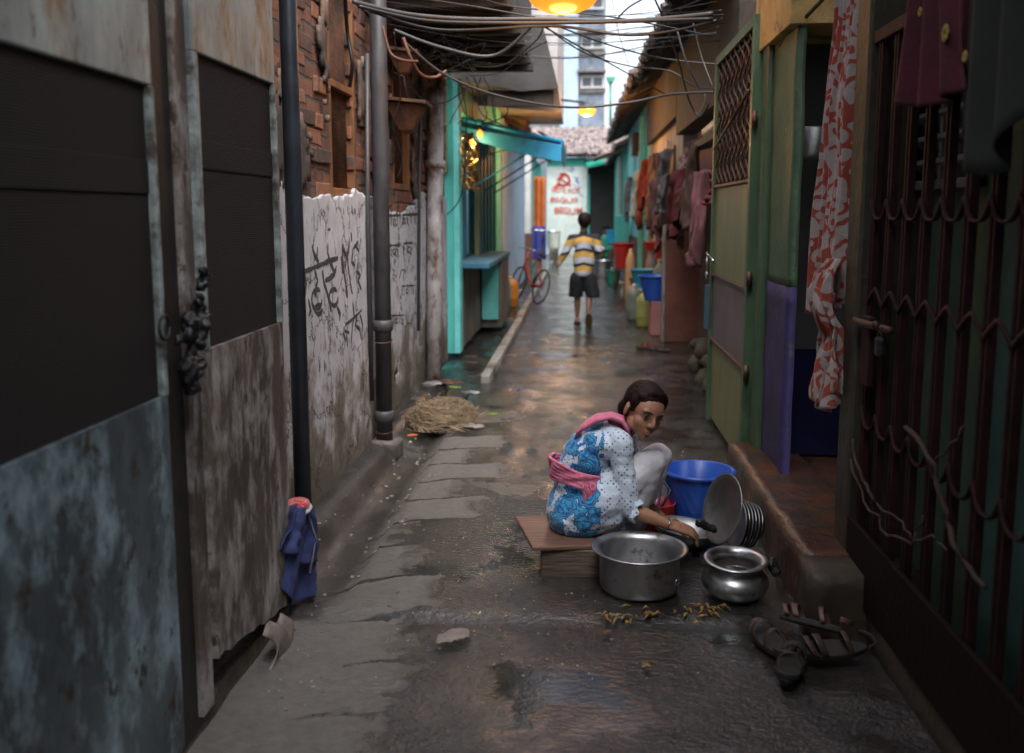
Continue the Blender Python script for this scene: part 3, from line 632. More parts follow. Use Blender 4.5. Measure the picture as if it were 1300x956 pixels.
obj('mortar_skin', MB().add(vs2, fs2), mat('old_orange_grey_mortar', (.24, .15, .10), (.12, .085, .07), 5, .85, bump=.6, stain=(.05, .042, .038), samt=.5), t, solid=.014)
for i, (ya, yb, za, zb) in enumerate(WIN):
    f = MB(); w_ = .035
    f.box(XW-.08, XW+.01, ya, ya+w_, za, zb); f.box(XW-.08, XW+.01, yb-w_, yb, za, zb); f.box(XW-.08, XW+.008, ya+w_, yb-w_, za, za+.04); f.box(XW-.08, XW+.008, ya+w_, yb-w_, 1.95, 1.985)
    wn = hard('window', f, M['wood'], t)
    g = MB()
    for q in range(1, 24): yy = ya+w_+(yb-ya-2*w_)*q/24; g.tube([(XW-.03, yy, za+.04), (XW-.03, yy, zb)], .0018, 5)
    for q in range(1, 44): zz = za+.04+(zb-za-.04)*q/44; g.tube([(XW-.033, ya+w_, zz), (XW-.033, yb-w_, zz)], .0018, 5)
    obj('grille', g, M['rust'], wn); obj('shutter_board', MB().box(XW-.16, XW-.12, ya, yb, za, zb), M['void'], wn, smooth=False)
# brush writing (strokes lie on the plaster)
def pX(y, z): return XW+.014+.007*mnoise.noise(Vector((y*2.2, z*2.2, 7)))+.004*mnoise.noise(Vector((y*9, z*9, 2)))+.0088
def ribbon(mb, pts, w_, X):
    P = []
    for a, b in zip(pts[:-1], pts[1:]):
        k_ = max(1, int((Vector(b)-Vector(a)).length/.02)); P += [Vector(a).lerp(Vector(b), q/k_) for q in range(k_)]
    P.append(Vector(pts[-1])); vs = []
    for i, p in enumerate(P):
        d = P[min(i+1, len(P)-1)]-P[max(i-1, 0)]; nrm = Vector((0, -d.z, d.y)).normalized()*w_*.72*(.75+.5*mnoise.noise(p*25)+(.0 if 0 < i < len(P)-1 else -.35))
        for s_ in (-1, 1): q = p+nrm*s_; vs.append((pX(q.y, q.z), q.y, q.z))
    mb.add(vs, [(2*i, 2*i+1, 2*i+3, 2*i+2) for i in range(len(P)-1)])
def crop5(cx, cy): return aX(350+.2353*cx, 215+.2353*cy, XW+.036)
gr = MB()
def stroke(pts, w_=.02): ribbon(gr, [crop5(*p) for p in pts], w_, 0)
def loop(cx, cy, rx, ry, w_=.018): stroke([(cx+rx*math.cos(a), cy+ry*math.sin(a)) for a in [2*math.pi*q/14 for q in range(13)]], w_)
for s_ in [[(160,556),(230,525),(290,500),(350,478)], [(172,560),(182,620),(170,690),(160,760)], [(208,410),(218,455),(245,500)], [(222,540),(238,600),(225,660),(232,690)],
           [(265,545),(275,620),(300,690),(312,770)], [(300,400),(296,450),(312,500),(332,560),(300,600)], [(340,520),(330,570),(300,590),(280,600)], [(345,740),(362,780),(360,820)], [(190,700),(205,760),(196,790)], [(240,420),(236,470)]]: stroke(s_, .021)
loop(236, 700, 26, 55); loop(328, 690, 24, 45); loop(245, 755, 18, 26)
for s_ in [[(372,400),(376,500),(390,600),(404,692)], [(375,420),(395,470),(390,540)], [(410,370),(398,470),(410,570),(428,672)], [(421,340),(424,392)], [(458,390),(430,430),(424,500),(440,520)], [(440,410),(462,440)],
           [(455,500),(448,550),(470,570),(455,600),(474,650)], [(368,470),(380,560)]]: stroke(s_, .019)
for s_ in [[(392,838),(440,800),(478,760)], [(402,850),(396,900),(404,955)], [(430,722),(440,790),(430,860),(424,930)], [(455,790),(445,840),(470,860),(478,920)], [(385,870),(412,880)], [(470,780),(484,840),(480,890)], [(375,880),(390,930)]]: stroke(s_, .015)
for x_ in (376, 400, 420, 440, 460): stroke([(x_, 195+(x_ % 7)*3), (x_+4, 245)], .012)
rnd = random.Random(5)
def word(x0, x1, yb, h, w_):
    stroke([(x0, yb), (x1, yb-4)], w_); x_ = x0+4
    while x_ < x1-4:
        k_ = rnd.choice('abcd')
        if k_ == 'a': stroke([(x_, yb), (x_, yb+h)], w_)
        elif k_ == 'b': stroke([(x_-4, yb+h*.3), (x_+3, yb+h*.45), (x_-3, yb+h*.75), (x_+4, yb+h)], w_)
        elif k_ == 'c': loop(x_, yb+h*.55, 5, h*.25, w_)
        else: stroke([(x_-3, yb-h*.4), (x_+2, yb+h*.1), (x_+2, yb+h*.9)], w_)
        x_ += rnd.uniform(9, 14)
word(618, 688, 250, 55, .016); word(696, 782, 246, 50, .016); word(618, 684, 412, 60, .015); word(700, 748, 400, 62, .015)
word(632, 705, 790, 50, .010); word(690, 760, 630, 50, .010)
stroke([(628,560),(634,500)], .01); stroke([(680,590),(690,545),(705,540),(700,600)], .01)
go = obj('painted_writing', gr, M['graffiti'], t, smooth=False, solid=.0015)

# downpipes
def pipe(px_top, px_bot, X, Y, zb, zt, r_, m, label, tilt=0, joints=(), group='downpipes on the brick house'):
    t = thing('drainpipe', label, 'drainpipe', (X, Y, zb), group)
    obj('pipe_shaft', MB().tube([(X, Y, zb), (X, Y+tilt*.5, (zb+zt)/2), (X, Y+tilt, zt)], r_, 24), m, t)
    for z in joints:
        obj('collar', MB().lathe([(r_*1.01, -.035), (r_*1.22, -.03), (r_*1.25, .02), (r_*1.02, .03)], (X, Y+tilt*(z-zb)/(zt-zb), z), 24), m, t)
        obj('wire_tie', MB().tube([Vector((X, Y+tilt*(z-zb)/(zt-zb), z-.09+.008*math.sin(a)))+Vector((math.cos(a), math.sin(a), 0))*(r_+.003) for a in [2*math.pi*q/16 for q in range(16)]], .003, 6, closed=True), M['rust'], t)
    return t
PT = aX(375, 0, -1.0); p = pipe(0, 0, -1.01, 3.33, .12, 3.6, .031, M['steelpipe'], 'smooth dark blue drainpipe beside the grey-brown shutter', .0, ())
pipe(0, 0, -1.10, 5.24, .03, 3.8, .046, M['pipe_mid'], 'sooty black drainpipe between the two lines of black writing', .04, (.72, .2))
pipe(0, 0, -1.10, 7.1, .04, 2.28, .062, M['pipe_rust'], 'rust-flecked pale drainpipe beside the turquoise shop', .25, (1.72, ))
t = thing('conduit', 'thin grey conduit running up the plaster beside the sooty drainpipe', 'conduit', (-1.16, 5.17, .3))
obj('pipe_shaft', MB().tube([(-1.155, 5.17, .3), (-1.155, 5.16, 1.4), (-1.15, 5.20, 2.2)], .013, 10), M['wire_grey'], t)
t = thing('conduit', 'grey conduit in the corner beside the rust-flecked drainpipe', 'conduit', (-1.16, 6.8, .3))
obj('pipe_shaft', MB().tube([(-1.155, 6.75, .5), (-1.155, 6.85, 1.4), (-1.15, 6.95, 2.3)], .012, 10), M['wire_grey'], t)
# mortar blocks at the foot of the pipes
for (x_, y_, s_, lb) in [(-1.09, 5.24, .075, 'pale mortar lump round the foot of the sooty drainpipe'), (-1.09, 7.12, .1, 'grey mortar lump round the foot of the rust-flecked drainpipe')]:
    tag(obj('mortar_block', rough_box(x_-s_, x_+s_, y_-s_, y_+s_, -.06, .06, .02, .03), M['conc']), lb, 'mortar')
# rusty hoppers hanging on the brick between the pipes
def hopper(p, s_, label):
    t = thing('rusty_hopper', label, 'hopper', p, 'rusty iron hoppers'); p = Vector(p)
    m3 = Matrix.Rotation(R(45), 3, 'Z')
    h = MB().lathe([(.02*s_, -.02*s_), (.05*s_, 0), (.13*s_, .12*s_), (.14*s_, .125*s_), (.13*s_, .135*s_), (.05*s_, .02*s_)], p, 4, m3, cap=False)
    obj('cone', h, M['rust'], t, smooth=False, solid=.004); hard('lid', MB().obox(p+Vector((0, 0, .145*s_)), (.24*s_, .24*s_, .02), (0, R(6), 0)), M['rust'], t)
    obj('bracket', MB().tube([p+Vector((-.08, 0, .3*s_)), p+Vector((-.02, .02, .28*s_)), p+Vector((0, 0, .15*s_))], .007, 8), M['iron'], t)
hopper(aX(513, 92, -1.08), .85, 'smaller rusty iron hopper hung on the brick just below the tangled cables')
hopper(aX(517, 165, -1.06), 1.15, 'larger rusty square hopper hung on the brick between two pipes')

# ================================================================== LEFT: turquoise shop
t = thing('turquoise_shop', 'turquoise shop house with open shopfront and blue sill', 'shop', (-1.6, 11, 0)); SH = t
XS = -1.13
obj('front_pier', MB().box(-1.8, XS-.06, 9.0, 9.25, 0, 3.2), M['teal'], t, smooth=False)
hard('light_pilaster', MB().box(XS-.058, XS, 9.0, 9.2, 0, 2.9), M['teal_light'], t)
hard('brown_upper_pier', MB().box(-1.36, -1.24, 8.93, 8.998, 1.72, 3.2), M['yellow_door'], t)
hard('far_pilaster', MB().box(-1.5, XS+.01, 12.9, 13.7, 0, 3.0), M['teal_light'], t)
hard('low_wall', MB().box(-1.5, XS-.02, 9.25, 12.9, 0, .8), M['greywall'], t)
hard('upper_wall', MB().box(-1.5, XS-.02, 9.25, 12.9, 2.32, 4.2), M['teal'], t)
hard('blue_shutter', MB().box(XS-.06, XS-.02, 11.0, 12.88, .83, 2.3), M['tealdoor'], t)
for q in range(5): hard('shutter_batten', MB().box(XS-.02, XS+.0, 11.05+.42*q, 11.11+.42*q, .84, 2.29), M['tealdoor'], t)
hard('window_post', MB().box(XS-.05, XS, 10.75, 10.9, .8, 2.32), M['yellow_door'], t)
hard('sill', MB().box(XS-.1, -.88, 9.3, 12.2, .80, .86), M['blue_sill'], t, bevel=.01)
hard('plinth', MB().box(XS-.02, -.9, 11.1, 12.2, 0, .80), M['greywall'], t, bevel=.01)
hard('plinth_trim', MB().box(XS-.0, -.94, 11.04, 11.1, .1, .80), M['teal_light'], t)
hard('shop_back', MB().box(-2.6, -2.5, 9.25, 12.9, 0, 3.2), M['yellow_door'], t)
hard('shop_shelf', MB().box(-2.5, -1.3, 10.95, 11.0, .8, 2.3), M['tealdoor'], t)
hard('shop_ceiling', MB().box(-2.6, -1.3, 9.25, 12.9, 2.9, 3.0), M['void'], t)
t2 = thing('garland', 'gold foil packets hanging in strings in the turquoise shopfront', 'garland', aX(597, 235, XS+.03))
for s_ in range(5):
    mb = MB(); px = 588+s_*4.2; 
    for q in range(9):
        c = aX(px+random.uniform(-1.5, 1.5), 172+q*8+random.uniform(-2, 2), XS+.035+random.uniform(-.02, .03)); mb.obox(c, (.02, .06, .07), (random.uniform(-.6, .6), random.uniform(-.8, .8), random.uniform(-.8, .8)))
    hard('packet_string', mb, M['packets'], t2, bevel=.004)
t3 = thing('shop_lamp', 'small warm lamp burning under the blue tin awning', 'lamp', (XS+.12, 9.75, 2.14))
obj('bulb', MB().ball((XS+.12, 9.75, 2.14), (.03, .03, .045)), M['bulb_hot'], t3); obj('socket', MB().lathe([(.015, 0), (.02, .05)], (XS+.12, 9.75, 2.18), 12), M['iron'], t3)
ld = bpy.data.lights.new('bulb_light', 'POINT'); ld.energy = 3; ld.color = (1, .62, .25); ld.shadow_soft_size = .04
lo = bpy.data.objects.new('bulb_light', ld); COL.objects.link(lo); lo.parent = t3; lo.location = (-.05, -.1, -.12)
# awning
t = thing('tin_awning', 'bright blue painted tin awning over the turquoise shopfront', 'awning', (XS, 11, 2.0))
def aw(u, v): return (XS-.15+u*1.09, 9.9+v*2.9, 2.36-.28*u+.012*math.sin(u*60))
obj('sheet', MB().sheet(aw, 60, 2), M['tin_blue'], t, solid=.006)
obj('edge_beam', MB().tube([(XS-.15, 9.88, 2.32), (-.19, 9.88, 2.07)], .022, 8), M['tin_blue'], t)
obj('edge_beam', MB().tube([(XS-.15, 9.9, 2.24), (-.21, 9.9, 2.0)], .012, 8), M['pl_yellow'], t)
hard('valance', MB().prism([aY(584, 161, 9.86), aY(712, 184, 9.86), aY(713, 206, 9.86), aY(640, 190, 9.86), aY(596, 176, 9.86)], (0, .015, 0)), M['tin_blue'], t)
hard('fascia', MB().obox((-.19, 11.35, 2.02), (.02, 2.95, .15), (0, R(12), 0)), M['tin_blue'], t)
for y_ in (10.0, 11.3, 12.6): obj('strut', MB().tube([(XS, y_, 1.6), (-.45, y_, 2.02)], .010, 6), M['tin_blue'], t)

# ================================================================== LEFT: beyond the shop
t = thing('blue_grey_house', 'chalky blue-grey house wall beyond the turquoise shop', 'house', (-1.6, 16.5, 0))
hard('wall', MB().box(-3, -1.10, 13.75, 19.4, 0, 2.7), M['bluewall'], t)
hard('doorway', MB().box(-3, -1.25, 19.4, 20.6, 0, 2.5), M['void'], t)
hard('pillar', MB().box(-1.3, -1.05, 20.6, 21.3, .9, 2.6), M['winwhite'], t)
hard('pillar_base', MB().box(-1.31, -1.04, 20.6, 21.3, 0, .898), M['browncloth'], t)
hard('far_wall', MB().box(-3, -1.2, 21.3, 31, 0, 2.8), M['teal'], t)
def tiled_roof(parent, x_e, x_r, z_e, z_r, y0, y1, m, n=26):
    t = bpy.data.objects.new('roof', None); COL.objects.link(t); t.parent = parent; t.location = Vector(((x_e+x_r)/2, (y0+y1)/2, min(z_e, z_r)))-wloc(parent)
    mb = MB(); rows = 7; dy = (y1-y0)/n; rr = random.Random(int(y0*10))
    for i in range(n):
        for j in range(rows):
            a = j/rows; b = (j+1.18)/rows; j0 = rr.uniform(-.03, .03); yj = y0+i*dy+rr.uniform(-.02, .02)*1.5
            xa = x_e+(x_r-x_e)*a+(j0*.8 if j == 0 else 0); za = z_e+(z_r-z_e)*a; xb = x_e+(x_r-x_e)*b; zb = z_e+(z_r-z_e)*b
            r_ = dy*.48; za += rr.uniform(-.01, .02)
            mb.tube([(xa, yj+dy/2, za+.02), (xb, yj+dy/2, zb)], [r_*1.06, r_*.9], 8, flat=.55)
    obj('tiles', mb, m, t, smooth=False)
    u = MB(); u.hexa([(x_e+.12*(1 if x_r > x_e else -1), y0, z_e-.02), (x_e+.12*(1 if x_r > x_e else -1), y1, z_e-.02), (x_r, y1, z_r-.07), (x_r, y0, z_r-.07),
            (x_e+.12*(1 if x_r > x_e else -1), y0, z_e-.0), (x_e+.12*(1 if x_r > x_e else -1), y1, z_e-.0), (x_r, y1, z_r-.05), (x_r, y0, z_r-.05)])
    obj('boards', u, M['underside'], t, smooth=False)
    for q in range(int((y1-y0)/.7)+1):
        yy = y0+.1+q*.7; obj('rafter', MB().tube([(x_e, yy, z_e-.06), (x_r, yy, z_r-.12)], .03, 6), M['underside'], t)
    return t
tiled_roof(t, -.80, -2.6, 2.62, 3.5, 14, 19, M['tile'])
tiled_roof(t, -.85, -3.0, 2.9, 4.6, 20.5, 29.5, M['tile_pink'])
t = thing('hanging_cloth', 'orange cloth hanging beside the white pillar', 'cloth', (-1.0, 21.4, 1.0))
obj('fabric', MB().sheet(lambda u, v: (-1.02+.26*u, 21.55+.03*math.sin(u*14), 2.15-1.25*v), 24, 12), M['orange'], t, solid=.01)
t = thing('hanging_cloth', 'deep blue cloth hanging below the orange cloth', 'cloth', (-.95, 21.3, .3))
obj('fabric', MB().sheet(lambda u, v: (-1.05+.32*u, 21.45+.03*math.sin(u*12), 1.05-.75*v), 24, 12), mat('deep_blue_cotton', (.03, .04, .22), None, 8, .85), t, solid=.01)

# overhanging upper floor and sheet awning, left
t = thing('balcony', 'sooty brown timber overhang above the brick house', 'balcony', (-.9, 7, 2.55))
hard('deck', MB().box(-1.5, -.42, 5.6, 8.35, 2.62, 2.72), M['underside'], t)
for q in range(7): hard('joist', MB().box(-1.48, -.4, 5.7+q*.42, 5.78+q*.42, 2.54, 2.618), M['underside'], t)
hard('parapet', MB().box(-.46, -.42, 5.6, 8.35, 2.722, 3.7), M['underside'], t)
t = thing('sheet_awning', 'grey sooty sheet canopy jutting out above the turquoise shop', 'canopy', (-.7, 9, 2.5))
obj('sheet', MB().prism([aY(560, 60, 8.8), aY(600, 52, 8.8), aY(690, 34, 8.8), aY(700, 75, 8.8), aY(709, 112, 8.8), aY(660, 116, 8.8), aY(610, 106, 8.8), aY(575, 100, 8.8)], (0, .03, 0)), M['awning_grey'], t, smooth=False)
hard('box_side', MB().hexa([aY(575, 100, 8.84), aY(708, 111, 8.84), aY(708, 111, 8.84)+Vector((0, 2.2, 0)), aY(575, 100, 8.84)+Vector((0, 2.2, 0)), aY(575, 40, 8.84), aY(688, 30, 8.84), aY(688, 30, 8.84)+Vector((0, 2.2, 0)), aY(575, 40, 8.84)+Vector((0, 2.2, 0))]), M['awning_grey'], t)
hard('lower_fascia', MB().box(-.85, -.24, 8.86, 8.9, 2.32, 2.46), M['underside'], t)
t = thing('upper_house', 'pale cream corner of an upper storey rising above the canopy', 'house', (-.6, 12, 2.9))
hard('wall', MB().box(-1.4, -.26, 11.2, 15.5, 2.75, 6), M['cream'], t)

# ================================================================== END OF THE LANE
YE = 31.0
t = thing('painted_wall', 'whitewashed end wall with red hammer and sickle and red lettering', 'wall', (.0, YE, 0)); EW = t
xl, xr = aY(694, 250, YE).x, aY(745, 250, YE).x; zt = aY(700, 200, YE).z
hard('wall', MB().box(xl, xr, YE, YE+.25, 0, zt), M['white_wall'], t)
hard('green_band', MB().box(xl+.01, xr-.01, YE-.012, YE-.002, zt-.28, zt-.02), M['teal'], t)
def flat(px, py): return aY(px, py, YE-.02)
def crop2(cx, cy): return flat(640+cx*.15686, 150+cy*.15686)
hs = MB()
def rib2(pts, w_, mb):
    for a, b in zip(pts[:-1], pts[1:]):
        a = Vector(a); b = Vector(b); d = b-a
        nn = Vector((-d.z, 0, d.x)).normalized()*w_/2; e = d.normalized()*w_*.25; mb.prism([a-e-nn, b+e-nn, b+e+nn, a-e+nn], (0, .012, 0))
sk = [(455, 455), (490, 452), (520, 475), (530, 510), (515, 535), (480, 548), (445, 535)]
rib2([crop2(*q) for q in sk], .085, hs); rib2([crop2(445, 530), crop2(412, 565)], .13, hs)
rib2([crop2(450, 490), crop2(500, 520), crop2(540, 548)], .06, hs); rib2([crop2(438, 500), crop2(475, 465)], .12, hs)
obj('emblem', hs, M['redpaint'], t, smooth=False)
bl = MB()
for s_ in [[(560,480),(600,485),(575,510),(610,520)], [(590,500),(605,560)], [(565,540),(600,580),(620,560)], [(540,395),(560,410),(550,430),(520,420)], [(600,600),(640,640)]]: rib2([crop2(*q) for q in s_], .035, bl)
obj('emblem', bl, M['bluepaint'], t, smooth=False)
def text(s_, px0, px1, py, h, m, parent):
    cu = bpy.data.curves.new('txt', 'FONT'); cu.body = s_; cu.size = 1; cu.extrude = .01; cu.offset = .015
    o = bpy.data.objects.new('tmp', cu); COL.objects.link(o); dg = bpy.context.evaluated_depsgraph_get()
    me = bpy.data.meshes.new_from_object(o.evaluated_get(dg)); bpy.data.objects.remove(o)
    co = np.array([v.co[:] for v in me.vertices]); x0, x1, y0, y1 = co[:,0].min(), co[:,0].max(), co[:,1].min(), co[:,1].max()
    A = flat(px0, py); B = flat(px1, py); Hh = h/1200*YE
    for v in me.vertices:
        u = (v.co.x-x0)/(x1-x0); w_ = (v.co.y-y0)/(y1-y0); v.co = Vector((A.x+(B.x-A.x)*u+.02*math.sin(u*9), YE-.02+v.co.z*.4, A.z+w_*Hh+.02*math.sin(u*7)))
    me.materials.clear(); me.materials.append(m); return obj('lettering', me, m, parent, smooth=False)
text('VOTE FOR', 700, 736, 245, 6, M['redpaint'], t); text('BILQUIS', 699, 733, 258, 7, M['redpaint'], t); text('BEGUM', 704, 739, 271.5, 8, M['redpaint'], t)
t = thing('dark_house', 'dark doorway house to the right of the whitewashed end wall', 'house', (1.5, YE+.5, 0))
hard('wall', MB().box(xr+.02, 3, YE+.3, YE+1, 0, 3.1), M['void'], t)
hard('door_frame', MB().box(xr+.02, xr+.1, YE+.2, YE+.29, 0, 2.6), M['teal'], t)
hard('door_canopy', MB().obox((xr+.62, YE-.3, 3.03), (1.35, 1.0, .10), (R(12), R(-12), 0)), M['pl_green'], t)
rt = bpy.data.objects.new('roof', None); COL.objects.link(rt); rt.parent = t; rt.location = Vector((0, YE+1, 3.2))-wloc(t); mb = MB(); rr = random.Random(3)
for j in range(14):
    for i in range(34):
        if rr.random() < .05: continue
        x_ = -2.0+i*.135+rr.uniform(-.03, .03); zj = rr.uniform(-.04, .05); mb.tube([(x_, YE-.5+j*.23, 3.2+j*.075+zj), (x_+rr.uniform(-.03, .03), YE-.1+j*.23, 3.33+j*.075+zj*.3)], [.068, .06], 7, flat=.6)
obj('tiles', mb, M['tile_pink'], rt, smooth=False); hard('boards', MB().hexa([(-2, YE-.4, 3.1), (2.6, YE-.4, 3.1), (2.6, YE+2.7, 4.1), (-2, YE+2.7, 4.1), (-2, YE-.4, 3.14), (2.6, YE-.4, 3.14), (2.6, YE+2.7, 4.14), (-2, YE+2.7, 4.14)]), M['underside'], rt)
# tower block
YT = 55.0
t = thing('tower_block', 'tall blue-grey apartment tower rising behind the lane', 'building', (0, YT+3, 0))
txl, txr = aY(640, 100, YT).x, aY(768, 100, YT).x
hard('wall', MB().box(txl, txr, YT, YT+8, 0, 22), M['tower'], t)
hard('corner_bay', MB().box(aY(712, 0, YT).x, aY(735, 0, YT).x, YT-.5, YT-.01, 0, 22), M['bluewall'], t)
for zc in (70, 118, 165): z_ = aY(735, zc, YT).z; hard('floor_band', MB().box(txl, txr+.05, YT-.15, YT-.01, z_, z_+.22), M['greywall'], t)
for (a, b, c, d) in [(737, 96, 767, 112), (737, 46, 767, 62), (737, -6, 767, 12), (698, 96, 711, 112), (698, 46, 711, 62)]:
    p0 = aY(a, d, YT-.2); p1 = aY(c, b, YT-.2); f = MB(); w_ = .09
    f.box(p0.x, p1.x, YT-.25, YT-.15, p0.z, p0.z+w_); f.box(p0.x, p1.x, YT-.25, YT-.15, p1.z-w_, p1.z)
    for q in range(3): xx = p0.x+(p1.x-p0.x-w_)*q/2; f.box(xx, xx+w_, YT-.26, YT-.14, p0.z, p1.z)
    wn = hard('window', f, M['winwhite'], t, bevel=0); hard('pane', MB().box(p0.x+.02, p1.x-.02, YT-.18, YT-.165, p0.z+.02, p1.z-.02), M['tower_dark'], wn, bevel=0)
    hard('sunshade', MB().box(p0.x-.2, p1.x+.1, YT-.7, YT-.02, p1.z+.15, p1.z+.27), M['greywall'], t)
t = thing('sun_canopy', 'small green shade on a pole against the sky', 'canopy', aY(776, 125, 30))
hard('shade_cloth', MB().prism([aY(770, 97, 30), aY(782, 97, 30), aY(778, 104, 30), aY(773, 104, 30)], (0, .5, 0)), M['pl_green'], t)
obj('pole', MB().tube([aY(775, 103, 30.2), aY(775, 160, 30.2)], .04, 8), M['pl_green'], t)

# ================================================================== RIGHT: gate and green house
XR = .95
t = thing('green_house', 'dark green house with open doorway, violet dado and raised step', 'house', (1.4, 3.5, 0)); GH = t
obj('wall', MB().box(1.12, 1.4, .6, 3.25, 0, 3.6), M['green_wall'], t, smooth=False)
obj('teal_wall', MB().box(1.085, 1.118, .6, 2.55, 0, 1.55), M['teal_wall'], t, smooth=False)
hard('door_post', MB().box(XR-.03, 1.14, 3.19, 3.34, .12, 3.6), M['stoopside'], t, bevel=.01)
obj('jamb', rough_box(.90, .94, 4.14, 4.60, 1.03, 3.6, .006, .04), M['green_jamb'], t)
obj('jamb_dado', rough_box(.90, .94, 4.14, 4.60, 0.0, 1.03, .006, .04), M['purple'], t)
hard('jamb_edge', MB().box(.87, 1.3, 4.605, 4.74, 0.05, 3.6), M['green_old'], t, bevel=.02)
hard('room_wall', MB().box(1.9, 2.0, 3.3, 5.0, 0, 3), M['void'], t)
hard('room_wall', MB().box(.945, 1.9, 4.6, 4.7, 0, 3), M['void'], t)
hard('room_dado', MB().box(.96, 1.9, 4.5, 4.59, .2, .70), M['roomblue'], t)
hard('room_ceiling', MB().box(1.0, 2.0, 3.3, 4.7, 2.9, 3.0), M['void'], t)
hard('lintel', MB().box(1.0, 1.3, 3.34, 4.12, 2.35, 3.6), M['green_old'], t)
hard('upper_wall', MB().box(.86, 1.4, 4.10, 4.9, 2.12, 3.6), M['ochre'], t)  # ochre here is the lamp's glow put into the wall colour
obj('doorstep', rough_box(.76, 1.06, 3.14, 4.72, -.05, .205, .012, .05), M['stoop'], t)
obj('doorstep', rough_box(1.06, 1.9, 3.3, 4.72, -.05, .19, .008, .08), M['stoop'], t)
obj('step_cheek', rough_box(.745, 1.12, 2.96, 3.14, -.05, .20, .014, .05), M['stoopside'], t)
obj('foundation', rough_box(.93, 1.12, .8, 2.96, -.05, .11, .012, .07), M['stoopside'], t)
hard('upper_wall', MB().box(1.09, 1.118, 2.2, 3.18, 1.95, 3.6), M['ochre'], t)  # ochre panel added as lamp glow on the green wall
# jali vent
f = MB(); y0, y1, z0, z1 = 2.72, 3.22, 1.42, 1.93; xg = 1.10
f.box(xg-.02, xg+.02, y0, y1, z1-.03, z1); f.box(xg-.02, xg+.02, y0, y1, z0, z0+.03); f.box(xg-.019, xg+.02, y0, y0+.03, z0, z1); f.box(xg-.019, xg+.02, y1-.03, y1, z0, z1)
for q in range(1, 7): zz = z0+(z1-z0)*q/7; f.obox((xg-.005, (y0+y1)/2, zz), (.05, y1-y0, .022), (0, R(35), 0))
for q in range(1, 4): yy = y0+(y1-y0)*q/4; f.box(xg-.022, xg+.012, yy-.012, yy+.012, z0, z1)
v = hard('vent', f, M['jali'], t); hard('vent_back', MB().box(xg+.012, xg+.019, y0+.02, y1-.02, z0+.02, z1-.02), M['void'], v)
# shelf plate in doorway
tag(obj('hanging_pot', MB().lathe([(.04, 0), (.075, .03), (.085, .09), (.09, .14), (.088, .145), (.08, .09)], aY(1022, 205, 4.3)-Vector((0,0,.0)), 24), M['alu_dull']), 'dull metal pot hanging in the dark doorway beside the curtain', 'pot')
# collapsible gate
t = thing('folding_gate', 'maroon collapsible iron gate with pointed lattice arches', 'gate', (XR, 2.6, .1)); XG = XR
NB = 12; ybar = [3.13-.148*i for i in range(NB)]
for i, yb in enumerate(ybar):
    b = MB()
    for s_ in (-.012, .012): b.box(XG-.011, XG+.011, yb+s_-.006, yb+s_+.006, .13, 1.88)
    hard('gate_bar', b, M['maroon'], t, bevel=.002)
def hoop(ya, yb, zc, h, dirn, r_=.0075):
    m_ = (ya+yb)/2; hw = abs(yb-ya)/2
    pts = [(XG-.012, m_+hw*(1-q*q)**.5*(1 if s_ > 0 else -1) if False else m_+s_*hw, 0) for s_ in ()]
    pts = []
    for q in range(17):
        u = -1+q/8; pts.append((XG-.014, m_+u*hw, zc+dirn*h*(1-abs(u)**(3 if dirn < 0 else 1.25))))
    return pts
for i in range(NB-1):
    a, b = ybar[i], ybar[i+1]
    for z_, h_, d_ in ((1.39, .06, -1), (1.06, .05, 1), (.72, .06, -1)): obj('lattice_strap', MB().tube(hoop(a, b, z_, h_, d_), .0045, 6, flat=1.8), M['maroon'], t)
hard('top_rail', MB().box(XG-.02, XG+.02, 1.4, 3.18, 1.88, 1.92), M['maroon'], t)
hard('kick_panel', MB().box(XG-.03, XG-.013, 1.4, 3.18, .09, .33), mat('sooty_maroon_sheet', (.010, .004, .004), None, 9, .8, bump=.3, spec=.15), t)
# bolt and lock
t = thing('gate_lock', 'rusty sliding bolt with hanging padlock on the maroon gate', 'lock', aX(1110, 415, XR-.04))
obj('bolt', MB().tube([aX(1086, 407, XR-.04), aX(1130, 420, XR-.04)], .012, 12), M['lattice'], t)
obj('bolt_knob', MB().ball(aX(1112, 413, XR-.055), .014, n=12), M['lattice'], t)
hard('hasp', MB().obox(aX(1101, 445, XR-.03), (.02, .09, .22)), M['maroon'], t); hard('padlock', MB().obox(aX(1118, 440, XR-.045), (.03, .045, .06)), M['iron'], t, bevel=.01)
obj('shackle', MB().tube(arc(aX(1118, 428, XR-.045), .017, 0, math.pi, 8, (0, 1, 0), (0, 0, 1)), .005, 6), M['iron'], t)
# dry vine on gate
vn = [([(1078, 585), (1100, 635), (1128, 680), (1160, 690), (1172, 655)], .008), ([(1150, 540), (1185, 590), (1200, 650), (1215, 700), (1250, 745)], .013), ([(1085, 560), (1092, 610), (1110, 640)], .01), ([(1110, 640), (1150, 665), (1158, 688)], .006), ([(1200, 700), (1180, 680), (1160, 690)], .007), ([(1186, 590), (1210, 560), (1225, 540)], .006)]
t = thing('dry_vine', 'dead dry vine stems tangled on the maroon gate', 'vine', aX(1160, 700, XR-.03))
for pts, r_ in vn: obj('stem', MB().tube([aX(a+random.uniform(-4, 4), b+random.uniform(-3, 3), XR-.035-random.uniform(0, .02)) for (a0, b0), (a1, b1) in zip(pts[:-1], pts[1:]) for a, b in [(a0+(a1-a0)*q/4, b0+(b1-b0)*q/4) for q in range(4)]]+[aX(*pts[-1], XR-.04)], r_*.55, 6), M['rope'], t)
